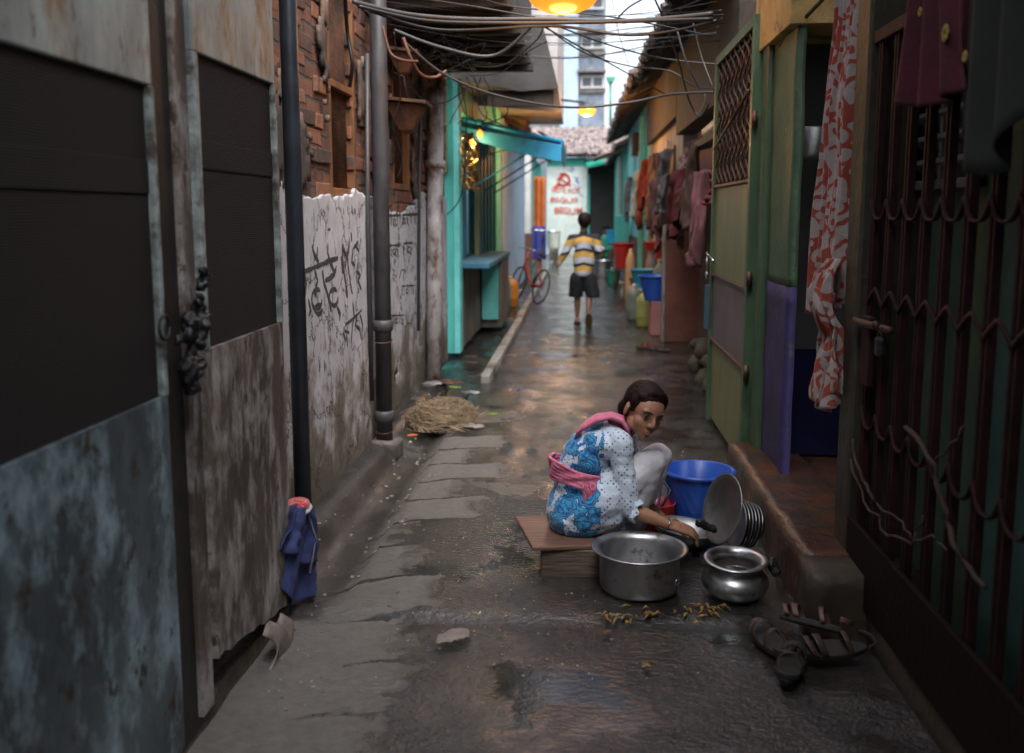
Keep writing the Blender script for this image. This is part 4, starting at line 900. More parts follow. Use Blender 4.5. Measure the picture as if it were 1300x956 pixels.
# garments at top right
t = thing('hanging_garment', 'dark maroon garment with yellow flowers hanging on the gate', 'clothing', aX(1180, 120, .88))
def gm(u, v):
    a = aX(1136+(1-u)*0+u*105+ (1-v)*40*(.5-u)*-1*-1, -30+v*(155+ 12*math.sin(u*5)), .87); return (a.x+.025*math.sin(u*22+v*2), a.y, a.z)
obj('fabric', MB().sheet(gm, 60, 30), M['maroon_gar'], t, solid=.006)
for (px, py, r_) in [(1200, 42, .022), (1225, 72, .014), (1168, 15, .012)]:
    fl = MB(); c = aX(px, py, .845)
    for q in range(8): a = q*math.pi/4; fl.ball(c+Vector((0, math.cos(a)*r_*.6, math.sin(a)*r_*.6)), (.003, r_*.4, r_*.4), n=8)
    obj('flower', fl, M['yellowflower'], t)
t = thing('hanging_garment', 'black shawl hanging at the upper edge of the gate', 'clothing', aX(1270, 150, .87))
obj('fabric', MB().sheet(lambda u, v: (.86+.03*math.sin(u*16), aX(1238, 0, .87).y-.36*u, 2.15-(.62+.1*math.sin(u*4))*v), 40, 20), M['void'], t, solid=.006)

# curtain in the doorway
t = thing('curtain', 'long red and white printed curtain knotted in the green doorway', 'curtain', aX(1055, 500, .93))
def cur(u, v):
    y_ = 3.48+.14*v+(.5-u)*(.27+.17*v)-.01; f_ = .6+.4*v
    return (.935+f_*(.022*math.sin(u*38+v*2)+.012*math.sin(u*83+v*5))+.02*mnoise.noise(Vector((u*5, v*5, 1))), y_+.01*math.sin(v*9+u*20), 2.45-1.42*v-(.05*math.sin(u*3+1)+.03*math.sin(u*23))*v)
obj('upper_drape', MB().sheet(cur, 150, 60), M['curtain'], t, solid=.003)
def cur2(u, v):
    w_ = .025+.115*min(1, v*1.6)**.8; c_ = 3.39+.03*v
    return (.90+(.2+v)*(.022*math.sin(u*29+v*3)+.012*math.sin(u*61))+.03*mnoise.noise(Vector((u*4, v*4, 9)))-.05*math.sin(min(1, v*2)*math.pi), c_+(.5-u)*2*w_+.012*math.sin(v*8+u*11), 1.19-.50*v-(.04*math.sin(u*4)+.02*math.sin(u*19))*v)
obj('knotted_end', MB().sheet(cur2, 110, 40), M['curtain'], t, solid=.003)
tag(obj('curtain_rod', MB().tube([(.90, 4.5, 2.10), (.93, 4.0, 2.16), (.95, 3.5, 2.2)], .008, 8), M['rope']), 'cord stretched above the doorway holding the printed curtain', 'cord')

# ================================================================== RIGHT: open metal door leaf
t = thing('metal_gate_door', 'open ochre metal door with expanded lattice top and green frame', 'door', (.86, 5.4, 0)); XM = .855
ya, yb = 4.78, 6.12
fr = MB(); fr.box(XM-.02, XM+.03, ya, ya+.06, .06, 2.3); fr.box(XM-.02, XM+.03, yb-.05, yb, .02, 2.3); fr.box(XM-.018, XM+.03, ya+.06, yb-.05, 2.25, 2.3)
hard('frame', fr, M['green_old'], t)
hard('upper_panel', MB().box(XM, XM+.012, ya+.06, yb-.05, .97, 1.50), M['yellow_door'], t)
hard('middle_panel', MB().box(XM, XM+.012, ya+.06, yb-.05, .56, .955), M['mauve'], t)
hard('lower_panel', MB().box(XM, XM+.012, ya+.06, yb-.05, .05, .545), M['yellow_door'], t)
for z_ in (.955, .545, 1.50): hard('rail', MB().box(XM-.016, XM+.016, ya+.06, yb-.05, z_, z_+.018), M['lattice'], t)
hard('back_sheet', MB().box(XM+.03, XM+.035, ya+.06, yb-.05, 1.5, 2.25), M['void'], t)
la = MB(); nc = 8; nr = 7; W = (yb-.05)-(ya+.06); 
for i in range(nc):
    for s_ in (0, 1):
        pts = []
        for j in range(nr*8+1):
            v_ = j/8; yy = ya+.06+W*(i+.5)/nc + W/nc*.5*(1 if s_ else -1)*math.cos(v_*math.pi); pts.append((XM+(.004 if s_ else -.004), yy, 1.52+.73*v_/nr))
        la.tube(pts, .0055, 5)
obj('lattice', la, M['lattice'], t)
obj('brace', MB().tube([(XM-.02, ya+.1, 1.95), (XM-.02, yb-.06, 1.74)], .008, 8), M['lattice'], t)
hd = obj('handle', MB().tube([(XM-.045, yb-.35, 1.06), (XM-.055, yb-.2, 1.09), (XM-.045, yb-.06, 1.10)], .009, 8), M['steel'], t)
obj('hanging_padlock', MB().tube([(XM-.05, yb-.1, 1.08), (XM-.05, yb-.1, .98)], .006, 8).ball((XM-.05, yb-.1, .96), (.012, .025, .03), n=10), M['steel'], t)
for z_ in (.55, 1.02, 1.8): obj('hinge', MB().tube([(XM-.01, ya-.02, z_-.04), (XM-.01, ya-.02, z_+.04)], .014, 10), M['lattice'], t)

# ================================================================== RIGHT: houses further on
t = thing('dark_lean_to', 'dark brown lean-to wall behind the open metal door', 'house', (1.3, 7.2, 0))
hard('wall', MB().box(1.25, 2, 4.74, 10.0, 0, 3.2), M['browncloth'], t)
hard('pink_panel', MB().box(1.2, 1.248, 6.3, 9.9, 1.75, 3.0), M['pinkwall'], t)
hard('eave_shadow_band', MB().box(1.0, 1.19, 6.3, 10.15, 2.15, 3.1), M['underside'], t)  # dark band stands in for roof edges and their shadow
hard('tarp_roll', MB().obox((1.08, 7.6, 1.93), (.26, 2.4, .05), (0, R(-12), 0)), M['greywall'], t)
obj('bundle', MB().tube([(1.05, 6.6, 2.02), (1.02, 7.2, 1.99), (1.06, 8.2, 2.02)], [.03, .055, .04], 12), M['pl_white'], t)
t = thing('terracotta_partition', 'terracotta plastered screen wall with pale edge beside the tubs', 'wall', (1.1, 10.1, 0))
hard('slab', MB().box(.905, 1.45, 9.95, 10.15, 0, 1.205), M['terra'], t, bevel=.01); hard('pale_edge', MB().box(.885, .903, 9.94, 10.16, 0, 1.215), M['conc_pale'], t)
hard('cap', MB().box(.9, 1.45, 9.945, 10.155, 1.206, 1.23), M['conc'], t)
t = thing('cream_pink_house', 'stained cream and pink house under the near tiled roof', 'house', (1.5, 12, 0)); CH = t
hard('wall', MB().box(1.08, 2.2, 10.2, 14.6, 0, 3.2), M['cream'], t)
hard('door', MB().box(1.05, 1.079, 10.9, 11.5, .2, 2.1), M['wood'], t); hard('door_frame', MB().box(1.03, 1.049, 11.52, 11.64, .1, 2.2), M['pl_white'], t)
hard('window', MB().box(1.05, 1.079, 12.5, 13.0, 1.3, 2.0), M['void'], t); hard('shutter', MB().box(1.02, 1.049, 13.02, 13.4, 1.25, 2.05), M['pinkcloth'], t)
hard('eave_shadow_band', MB().box(1.0, 1.075, 10.2, 14.6, 2.35, 3.1), M['underside'], t)  # dark band for the roof edge and its shadow on this wall
hard('vertical_batten', MB().box(1.04, 1.079, 14.2, 14.35, 0, 3.0), M['conc_pale'], t)
t = thing('turquoise_house', 'bright turquoise house with tall narrow shutters on the right', 'house', (1.5, 18, 0)); TH = t
hard('wall', MB().box(1.06, 2.2, 14.7, 21.0, .9, 3.3), M['cyan'], t); hard('dado', MB().box(1.05, 2.2, 14.7, 21.0, 0, .898), M['terra'], t)
for i, (a, b) in enumerate([(15.2, 15.6), (16.4, 16.9), (18.2, 18.8)]): w_ = hard('shutter', MB().box(1.02, 1.058, a, b, 1.2, 2.4), [M['teal'], M['pl_yellow'], M['teal_light']][i], t)
hard('wall_box', MB().box(.93, 1.06, 17.0, 17.4, 2.35, 2.75), M['rust'], t); hard('pipe_column', MB().box(.98, 1.05, 15.75, 15.95, .1, 2.9), M['teal_light'], t)
t = thing('far_teal_house', 'far teal house with green door at the end of the right row', 'house', (1.5, 25, 0)); FH = t
hard('wall', MB().box(1.12, 2.4, 21.1, 30.5, 0, 3.2), M['teal'], t); hard('door', MB().box(1.08, 1.118, 22.0, 23.4, 0, 2.1), M['pl_green'], t); hard('post', MB().box(1.0, 1.1, 25, 25.4, 0, 2.8), M['pl_white'], t)
tiled_roof(CH, .62, 2.8, 2.85, 4.1, 6.4, 11.2, M['tile'], n=30)
tiled_roof(TH, .60, 2.8, 2.92, 4.0, 11.4, 21.5, M['tile'], n=44)
tiled_roof(FH, .80, 2.8, 2.85, 4.0, 21.8, 30.5, M['tile_pink'], n=30)
t = thing('striped_shade', 'faded red striped cloth shade stretched across the far right houses', 'shade', (.9, 24, 2.5))
obj('fabric', MB().sheet(lambda u, v: (.35+.8*u, 23+1.5*v, 2.65+.28*u-.05*math.sin(v*3)), 12, 8), mat('faded_red_stripe', (.5, .12, .08), (.4, .33, .3), 14, .8, stretch=(5, .3, 1)), t, solid=.01)

# hanging washing and heaps along the right wall
def washing(label, m, X, y0, y1, z0, z1, seed, folds=7, puff=.035):
    t = thing('hanging_cloth', label, 'cloth', (X, (y0+y1)/2, z0), 'washing on the right wall')
    r_ = random.Random(seed); ph = r_.uniform(0, 6)
    def f(u, v):
        sq = 1-.35*math.sin(v*math.pi*.8+.3)*(.5+.5*r_c)
        yy = (y0+y1)/2+(y1-y0)*(u-.5)*sq; nn = mnoise.noise(Vector((u*3, v*3, seed*3.1))); n3 = mnoise.noise(Vector((u*9, v*7, seed*1.7))); return (X+puff*(math.sin(u*math.pi*folds+ph+v*1.5)+1.2*nn+.6*n3)-.05*v, yy+.12*nn+.04*n3, z1-(z1-z0)*v*(1-.15*math.sin(u*9+ph)+.3*nn))
    r_c = r_.random(); obj('fabric', MB().sheet(f, 60, 24), m, t, solid=.008)
washing('brown patterned cloth bunched above the terracotta screen', M['curtain'], 1.02, 9.0, 9.7, 1.22, 1.9, 1)
washing('dark brown cloth hanging under the tarp edge', M['browncloth'], .98, 7.9, 8.8, 1.25, 1.95, 2)
washing('grey cloth hanging at the corner above the terracotta screen', M['greycloth'], .92, 9.9, 10.5, 1.45, 2.0, 3)
washing('dull red cloth hanging beside the brown washing', M['redcloth'], .95, 8.8, 9.6, 1.15, 1.75, 4)
washing('dusty pink cloth hanging lowest, just beside the open door', M['pinkcloth'], .90, 6.75, 7.3, .95, 1.65, 5)
washing('crimson cloth hanging right against the lattice of the door', M['redcloth'], .93, 6.2, 6.7, 1.40, 1.62, 6)
washing('pale mauve cloth hanging on the cream pink house', M['pinkcloth'], .98, 11.3, 11.9, 1.1, 2.05, 8)
washing('grey brown cloth slung beside the mauve cloth', M['greycloth'], .96, 10.6, 11.1, 1.4, 1.95, 9)
washing('dark red and brown cloth piled over the line', M['browncloth'], .96, 10.1, 10.9, 1.25, 1.75, 10)
washing('white shirt hanging on the turquoise house', M['pl_white'], .93, 15.0, 15.7, 1.3, 2.0, 12)
washing('crimson sari hanging between the cream and turquoise houses', M['redcloth'], .94, 13.6, 14.4, 1.2, 2.1, 13)
washing('pale grey cloth hanging on the turquoise house', M['greycloth'], .93, 17.6, 18.4, 1.3, 2.0, 14)
washing('brown blanket hanging over the small red tub', M['browncloth'], .96, 12.1, 13.0, 1.25, 2.1, 15)
# junk heap at the foot of the wall near the door
t = thing('junk_heap', 'dark mossy heap of rubble at the foot of the lean-to wall', 'rubble', (1.05, 7.6, 0))
mb = MB(); rr = random.Random(4)
for i in range(26): mb.ball((1.08+rr.uniform(-.1, .14), 7.6+rr.uniform(-.8, .9), rr.uniform(0, .3)), (rr.uniform(.05, .12), rr.uniform(.06, .14), rr.uniform(.05, .1)), n=8)
me = fuse(mb, .03, 1, 'rubble', .03, 9); setmats(me, [mat('mossy_rubble', (.06, .05, .025), (.03, .026, .014), 8, .8, bump=.8)]); link('rubble', me, t)
tag(hard('teal_board', MB().obox((1.06, 7.35, .62), (.10, .3, .34), (0, 0, R(8))), M['blue_sill']), 'small teal board standing on the rubble heap', 'board')

# ================================================================== buckets, tubs, drums along the right
def bucket(name, label, c, rt_, rb, h, m, cat, handle=True, group=None, n=40, ribs=True, inner=None, fill=None, hm=None):
    c = Vector(c); t = thing(name, label, cat, c, group)
    w_ = max(.004, rt_*.03); pr = [(rb*.97, 0), (rb, .006)]
    for i in range(1, 9): q = i/8; pr.append((rb+(rt_-rb)*q, h*q*.93))
    pr += [(rt_*1.06, h*.94), (rt_*1.09, h*.965), (rt_*1.08, h), (rt_*1.01, h*1.005), (rt_*.965, h*.99), (rb*.95+(rt_-rb)*.5, h*.5), (rb*.94, .02), (.001, .018)]
    obj('bucket_body', MB().lathe(pr, c, n), m, t)
    if handle:
        pts = [c+Vector((rt_*1.08*math.cos(a), rt_*.25*math.sin(a), h*.94-h*.28*math.sin(a))) for a in [math.pi*q/12 for q in range(13)]]
        obj('bail_handle', MB().tube([p-Vector((0, rt_*.0, 0)) for p in pts], .005, 6), hm or m, t)
    if fill: obj('contents', MB().lathe([(.001, h*.86), (rt_*.9, h*.86), (rt_*.9, h*.8), (.001, h*.8)], c, 24), fill, t)
    return t
def stool(label, c, w_, h, m):
    c = Vector(c); t = thing('stool', label, 'stool', c); hard('seat', MB().obox(c+Vector((0, 0, h-.015)), (w_, w_, .03)), m, t)
    for sx_ in (-1, 1):
        for sy_ in (-1, 1): obj('leg', MB().tube([c+Vector((sx_*w_*.42, sy_*w_*.42, 0)), c+Vector((sx_*w_*.36, sy_*w_*.36, h-.03))], .018, 8), m, t)
def X_at(px, Y): return aY(px, 300, Y).x
stool('white plastic stool under the teal tub', (X_at(818, 12.6), 12.6, 0), .36, .36, M['pl_white'])
bucket('wash_tub', 'teal blue tub of laundry standing on the white stool', (X_at(818, 12.6), 12.6, .362), .17, .12, .25, M['pl_teal'], 'tub', False, fill=M['pl_white'])
bucket('wash_tub', 'large blue tub against the pale edge of the terracotta screen', (X_at(838, 10.6)-.03, 10.62, .38), .19, .13, .28, M['pl_blue'], 'tub', False, fill=M['pinkcloth'])
tag(hard('crate', MB().box(X_at(826, 10.7), X_at(826, 10.7)+.32, 10.45, 10.85, 0, .378), M['pinkwall'], bevel=.01), 'dusty pink block under the large blue tub', 'block')
stool('dark stool under the red bucket', (X_at(793, 17.2), 17.2, 0), .4, .36, M['browncloth'])
bucket('bucket', 'bright red bucket standing on the dark stool', (X_at(791, 17.2), 17.2, .362), .18, .13, .45, M['pl_red'], 'bucket')
def drum(label, c, r_, h, m, cat='drum'):
    c = Vector(c); t = thing('drum', label, cat, c)
    obj('drum_body', MB().lathe([(r_*.9, 0), (r_, .02), (r_, h*.3), (r_*1.03, h*.33), (r_, h*.36), (r_, h*.75), (r_*.95, h*.86), (r_*.6, h*.95), (r_*.4, h), (.001, h)], c, 28), m, t)
    obj('cap', MB().lathe([(r_*.3, 0), (r_*.3, .04), (.001, .042)], c+Vector((0, 0, h*.995)), 16), M['pl_white'], t)
drum('dusty yellow-green drum standing in front of the teal tub stool', (X_at(820, 11.3), 11.3, 0), .10, .40, M['pl_yellow'])
drum('grey-green drum beside the yellow-green drum', (X_at(806, 12.0), 12.0, 0), .09, .42, M['pl_grey'])
drum('pale beige drum behind the teal tub', (X_at(801, 13.6), 13.6, .0), .07, .8, mat('beige_plastic', (.35, .24, .14), None, 6, .5))
tag(obj('step_block', rough_box(X_at(806, 11.4), X_at(806, 11.4)+.35, 12.3, 13.2, 0, .2, .01), M['conc']), 'low concrete block under the drums', 'block')
bucket('steel_pot', 'pale aluminium pot on the ground beyond the red bucket', (X_at(766, 20), 20, 0), .17, .17, .36, M['alu'], 'pot', False)
bucket('bucket', 'small cyan bucket beyond the steel pot at the far right', (X_at(777, 22), 22, .65), .13, .1, .3, mat('cyan_plastic', (.02, .3, .55), None, 5, .4), 'bucket')
tag(hard('water_tank', MB().box(X_at(781, 19), X_at(799, 19), 19, 19.5, .75, 1.3), M['teal'], bevel=.03), 'square green water tank on the wall shelf above the red bucket', 'tank')
tag(hard('tank_shelf', MB().box(X_at(781, 19), X_at(799, 19), 19, 19.5, 0, .748), M['conc_pale']), 'pale masonry shelf under the square green tank', 'shelf')
bucket('wash_tub', 'small red tub beside the terracotta screen at chest height', (X_at(838, 12.0)+.05, 12.0, .78), .13, .10, .22, M['pl_red'], 'tub', False, fill=M['pl_white'])
drum('tall grey drum under the small red tub', (X_at(838, 12.0)+.05, 12.0, 0), .13, .745, M['pl_grey'])
bucket('bucket', 'crimson bowl stacked above the mauve cloth', (X_at(829, 13.2), 13.2, .83), .13, .08, .12, M['pl_red'], 'bowl', False)
drum('slim grey pot stand under the crimson bowl', (X_at(829, 13.2), 13.2, 0), .1, .795, M['greycloth'])
bucket('water_can', 'tall white water can at the foot of the painted end wall', (X_at(703, 27), 27, .35), .18, .18, .5, M['pl_white'], 'can', False)
tag(hard('masonry_block', MB().box(X_at(697, 27), X_at(709, 27), 26.8, 27.3, 0, .348), M['conc']), 'grey block under the white water can', 'block')
bucket('bucket', 'small green bucket at the foot of the turquoise house', (X_at(779, 18.2), 18.2, 0), .14, .1, .26, M['pl_green'], 'bucket')
bucket('basin', 'shallow white basin beside the pale aluminium pot', (X_at(779, 20.4)+.05, 21, 0), .2, .14, .14, M['pl_white'], 'basin', False)
bucket('bucket', 'dark red bucket set on the low concrete block', (X_at(808, 13.0)+.05, 12.95, .215), .13, .1, .26, M['redcloth'], 'bucket')
drum('steel milk can standing behind the dark stool', (X_at(797, 19.0)-.06, 18.5, 0), .13, .55, M['alu'])
stool('small grey stool beside the grey-green drum', (X_at(800, 14.6), 14.6, 0), .3, .3, M['conc_pale'])
bucket('steel_pot', 'dented pot upturned on the small grey stool', (X_at(800, 14.6), 14.6, .302), .12, .13, .18, M['alu_dull'], 'pot', False)
# flip-flops by the wall
def sandal(name, label, c, rz, m_s, m_t, L=.24, group=None):
    c = Vector(c); t = thing(name, label, 'sandal', c, group); rm = Matrix.Rotation(rz, 3, 'Z')
    out = [(math.sin(2*math.pi*q/28)*L*.19*(1.0+.22*math.cos(2*math.pi*q/28)), math.cos(2*math.pi*q/28)*L/2) for q in range(28)]
    obj('sandal_sole', MB().prism([c+rm @ Vector((a, b, .002)) for a, b in out], (0, 0, .022)), m_s, t, smooth=False, bevel=.005)
    for s_ in (-1, 1):
        obj('strap', MB().tube([c+rm @ Vector((s_*L*.19*1.05, -.0*L, .02)), c+rm @ Vector((s_*L*.14, L*.1, .055)), c+rm @ Vector((0, L*.3, .028))], [.010, .009, .006], 8, flat=.6), m_t, t)
    return t
sandal('flip_flop', 'dark flip-flop lying nearest the middle of the wet lane', aZ(822, 443), R(70), M['sole'], M['pl_red'])
sandal('flip_flop', 'dark flip-flop lying closer to the right wall', aZ(838, 446), R(50), M['sole'], M['strap'])
def shoe(c, rz, roll, m, label):
    c = Vector(c); t = thing('sandal', label, 'sandal', c); rm = Matrix.Rotation(rz, 3, 'Z') @ Matrix.Rotation(roll, 3, 'Y'); L = .21
    out = [(math.sin(2*math.pi*q/28)*L*.18*(1.0+.2*math.cos(2*math.pi*q/28)), math.cos(2*math.pi*q/28)*L/2) for q in range(28)]
    obj('sandal_sole', MB().prism([c+rm @ Vector((a, b, .0)) for a, b in out], rm @ Vector((0, 0, .02))), M['sole'], t, smooth=False, bevel=.005)
    def band(y0, w_, hh):
        return MB().sheet(lambda u, v: c+rm @ Vector((L*.19*math.cos(math.pi*u), y0+w_*v+.02*math.sin(math.pi*u), .018+hh*math.sin(math.pi*u))), 16, 4)
    obj('strap', band(.03, .022, .042), m, t, solid=.0025); obj('strap', band(.062, .016, .034), m, t, solid=.0025); obj('strap', band(-.05, .016, .05), m, t, solid=.0025); obj('heel_strap', MB().sheet(lambda u, v: c+rm @ Vector((L*.17*math.cos(math.pi*u), -.09-.03*math.sin(math.pi*u), .03+.018*v)), 16, 3), m, t, solid=.0025)
shoe(aZ(980, 825)+Vector((0, 0, .012)), R(15), R(-8), M['strap'], 'worn brown sandal with shiny strap nearest the lane')
shoe(aZ(1032, 822)+Vector((0.0, 0.03, .055)), R(60), R(28), mat('dusty_rose_leather', (.10, .045, .035), None, 9, .5), 'reddish sandal tipped up on the pile of shoes')
shoe(aZ(1002, 856)+Vector((0, 0, .012)), R(-20), R(6), M['sole'], 'black sandal in front of the shoe pile')
shoe(aZ(1066, 840)+Vector((-.02, 0, .03)), R(100), R(-14), M['strap'], 'brown sandal lying against the foot of the gate')

# ================================================================== bicycles and left clutter
def bicycle(label, c, rz, m, s_=1.0, lean=R(8)):
    c = Vector(c); t = thing('bicycle', label, 'bicycle', c); rm = Matrix.Rotation(rz, 3, 'Z') @ Matrix.Rotation(lean, 3, 'X')
    def P(x, z, y=0): return c+rm @ (Vector((x, y, z))*s_)
    for x_ in (-.5, .5):
        w_ = obj('wheel', MB().tube([P(x_+.31*math.cos(a), .33+.31*math.sin(a)) for a in [2*math.pi*q/32 for q in range(32)]], .017*s_, 8, closed=True), M['tyre'], t)
        sp = MB()
        for q in range(14): a = 2*math.pi*q/14; sp.tube([P(x_, .33), P(x_+.3*math.cos(a), .33+.3*math.sin(a))], .003, 4)
        obj('spokes', sp, M['steel'], w_)
    fm = MB()
    for a, b in [((-.5, .33), (-.12, .3)), ((-.12, .3), (-.22, .85)), ((-.12, .3), (.36, .72)), ((-.2, .8), (.34, .82)), ((-.5, .33), (-.21, .78)), ((.5, .33), (.34, .95))]: fm.tube([P(*a), P(*b)], .016*s_, 8)
    obj('bike_frame', fm, m, t); obj('handlebar', MB().tube([P(.25, .98, -.26), P(.35, .99, -.1), P(.35, .99, .1), P(.25, .98, .26)], .012, 8), M['steel'], t)
    obj('saddle', MB().ball(P(-.24, .9), (.13*s_, .07*s_, .03*s_), rm, 12), M['tyre'], t)
    obj('chain_guard', MB().tube([P(-.5, .36, .03), P(-.12, .33, .03)], .03, 8, flat=.4), m, t)
bicycle('red bicycle leaning along the kerb by the blue-grey wall', (-.80, 14.3, .0), R(118), M['red_enamel'], .82, R(14))
bicycle('dark bicycle standing end-on by the brown pillar base', (-.78, 19.2, .0), R(92), M['tyre'], 1.0, R(4))
drum('amber drum behind the red bicycle wheel', (X_at(651, 14.2)-.02, 13.95, -.04), .12, .42, mat('amber_plastic', (.42, .2, .03), None, 6, .45))
drum('teal drum in the corner beside the shop plinth', (X_at(641, 13.6), 13.3, -.04), .1, .5, M['pl_teal'])
# blue bag at the foot of the first pipe
t = thing('cloth_bag', 'navy blue cloth bag with red spotted flap hanging behind the shutter', 'bag', (-.93, 3.35, .15))
def bagsheet(px0, px1, pyt, pyb, X, sd, taper):
    def f(u, v):
        px = px0+(px1-px0)*(u-.5)*(1-taper*(1-v))+(px1-px0)*.5; py = pyt+(pyb-pyt)*v*(1-.10*math.sin(u*5+sd)+.12*mnoise.noise(Vector((u*4, sd, 0))))
        p = aX(px+3*mnoise.noise(Vector((v*3, sd, 1))), py, X); return p+Vector((.016*math.sin(u*13+v*3+sd)+.01*mnoise.noise(Vector((u*7, v*5, sd))), .05+.02*math.sin(u*9+sd), 0))
    return MB().sheet(f, 40, 24)
obj('bag_body', bagsheet(352, 400, 648, 715, -.93, 1.0, .45), M['navy'], t, solid=.005)
obj('bag_body', bagsheet(350, 404, 672, 762, -.945, 2.3, .30), M['navy'], t, solid=.005)
obj('bag_strap', MB().tube([aX(385, 655, -.92)+Vector((0, .05, 0)), aX(396, 690, -.915)+Vector((0, .05, 0)), aX(388, 735, -.915)+Vector((0, .05, 0))], .004, 6), M['greycloth'], t)
obj('spotted_flap', MB().ball(aX(370, 648, -.955)+Vector((0, .05, .0)), (.045, .075, .022), n=24), M['redspot'], t); obj('white_trim', MB().tube([aX(370, 648, -.955)+Vector((.046*math.cos(a), .05+.076*math.sin(a), -.014)) for a in [2*math.pi*q/24 for q in range(24)]], .007, 6, closed=True), M['pl_white'], t)

# straw nest
t = thing('straw_heap', 'tangled nest of dry straw in the drain below the pale drainpipe', 'straw', aZ(562, 535))
c0 = aZ(565, 535); mb = MB(); rr = random.Random(11)
for i in range(520):
    a = rr.uniform(0, 6.28); R0 = rr.uniform(.04, .22); k0 = rr.uniform(.6, 3.0); h0 = rr.uniform(0, .12)*(1-(R0/.3)**2); tl = rr.uniform(-.05, .05); R0 *= .84; ox, oy = rr.gauss(0, .035), rr.gauss(0, .06)
    pts = [c0+Vector((ox+(R0+rr.uniform(-.012, .012))*math.cos(a+k0*q/8)*1.1, oy+(R0)*math.sin(a+k0*q/8)*1.3, .01+h0+tl*math.cos(q/8*4)+.01*rr.random())) for q in range(9)]
    pts = [Vector((p.x, p.y, max(p.z, .005))) for p in pts]; mb.tube(pts, rr.uniform(.0011, .0026), 4)
for i in range(30):
    a = rr.uniform(0, 6.28); p = c0+Vector((.2*math.cos(a), .28*math.sin(a), .02)); mb.tube([p, p+Vector((.08*math.cos(a+.5), .1*math.sin(a+.5), .03)), p+Vector((.16*math.cos(a+.9), .18*math.sin(a+.9), 0))], .0025, 4)
obj('straw', mb, M['straw'], t); me = fuse(MB().ball(c0+Vector((0, 0, 0)), (.15, .20, .06), n=20), .02, 0, 'core', .02, 12); setmats(me, [mat('trodden_straw', (.10, .075, .045), (.05, .038, .025), 20, .9, bump=.9)]); link('matted_core', me, t)
lt = MB(); ll = MB(); lf = MB()
def scrap(name, label, px, py, s_, m, z=.0, flat_=.25, seed=0, cat='litter', grp=None):
    c = aZ(px, py)+Vector((0, 0, z+.008)); rr = random.Random(int(px*7+py)); a0 = rr.uniform(0, 3)
    mb = MB().sheet(lambda u, v: c+Matrix.Rotation(a0, 3, 'Z') @ Vector(((u-.5)*s_*(1-.3*v), (v-.5)*s_*1.5*(.5+math.sin(u*3.1)*.6), abs(s_*flat_*(mnoise.noise(Vector((u*3, v*3, px)))))+.002)), 8, 8)
    tag(obj(name, mb, m, solid=.003), label, cat, grp)
for nm, lb, px, py, s_, m, z in [
    ('leaf', 'bright green leaf behind the straw nest', 578, 502, .06, M['leafgreen'], .05), ('leaf', 'yellow-green leaf right of the straw nest', 625, 528, .06, M['leafgreen'], .0),
    ('leaf', 'small green leaf just right of the nest top', 600, 521, .04, M['leafgreen'], .0),
    ('wrapper', 'silver wrapper just behind the straw nest', 598, 500, .09, M['foil'], .0), ('wrapper', 'bluish plastic wrapper on top of the straw nest', 548, 512, .10, M['foil'], .13),
    ('wrapper', 'small orange wrapper in the drain in front of the nest', 524, 561, .045, M['orange'], .03), ('paper_scrap', 'pinkish crumpled paper at the right edge of the nest', 598, 545, .11, M['litter'], .01),
    ('paper_scrap', 'white scrap on the wet lane behind the nest', 645, 497, .06, M['litter'], 0), ('rag', 'rust brown rag at the foot of the pale drainpipe', 566, 497, .16, M['rust'], .06),
    ('paper_scrap', 'crumpled brownish paper on the front slab left of centre', 575, 812, .085, M['litter'], .0), ('stone', 'small brown pebble scrap on the front slab', 770, 806, .025, M['browncloth'], 0),
    ('leaf', 'green leaf on the lane kerb before the shop', 690, 432, .05, M['leafgreen'], 0), ('wrapper', 'dark wrapper lying mid-lane behind the girl', 745, 428, .07, M['tyre'], 0),
    ('wrapper', 'dark blue scrap near the kerb end', 655, 495, .05, M['navy'], 0), ('stone', 'amber crumb at the lower centre of the slab', 820, 848, .02, M['peel'], 0)]:
    scrap(nm, lb, px, py, s_, m, z)
rr = random.Random(19); gt = MB()
for i in range(420):
    px = rr.choice([rr.uniform(340, 420), rr.uniform(430, 960), rr.uniform(560, 900), rr.uniform(480, 640)]); py = rr.uniform(540, 860) if px > 430 else rr.uniform(740, 900)
    c = aZ(px, py); r_ = rr.uniform(.0012, .0042); gt.obox(c+Vector((0, 0, gz(c.x, c.y)+r_*.4)), (r_*2, r_*rr.uniform(1, 2.6), r_), (rr.uniform(-.5, .5), rr.uniform(-.5, .5), rr.uniform(0, 3)))
for i in range(120):
    c = Vector((rr.uniform(-1.12, -.72), rr.uniform(3.2, 7.2), 0)); r_ = rr.uniform(.003, .009); gt.obox(c+Vector((0, 0, gz(c.x, c.y)+r_*.4)), (r_*2, r_*rr.uniform(1, 2.6), r_), (rr.uniform(-.5, .5), rr.uniform(-.5, .5), rr.uniform(0, 3)))
o = obj('grit', gt, mat('pale_grit', (.30, .27, .23), (.10, .085, .07), 60, .6), smooth=False); tag(o, 'grit and tiny litter scattered over the wet paving', 'grit'); o['kind'] = 'stuff'
rr = random.Random(9); pe = MB()
for i in range(46):
    g_ = rr.choice([780, 815, 900, 900, 870]); px = g_+rr.uniform(-22, 22); py = 784+rr.gauss(0, 6) - (6 if g_ > 860 else 0); c = aZ(px, py)+Vector((0, 0, .008)); a = rr.uniform(0, 3.1); L = rr.uniform(.008, .028)
    pe.tube([c+Vector((-L*math.cos(a), -L*math.sin(a), 0)), c+Vector((0, 0, rr.uniform(.004, .015))), c+Vector((L*math.cos(a), L*math.sin(a), 0))], [.002, rr.uniform(.004, .009), .002], 6, flat=.4)
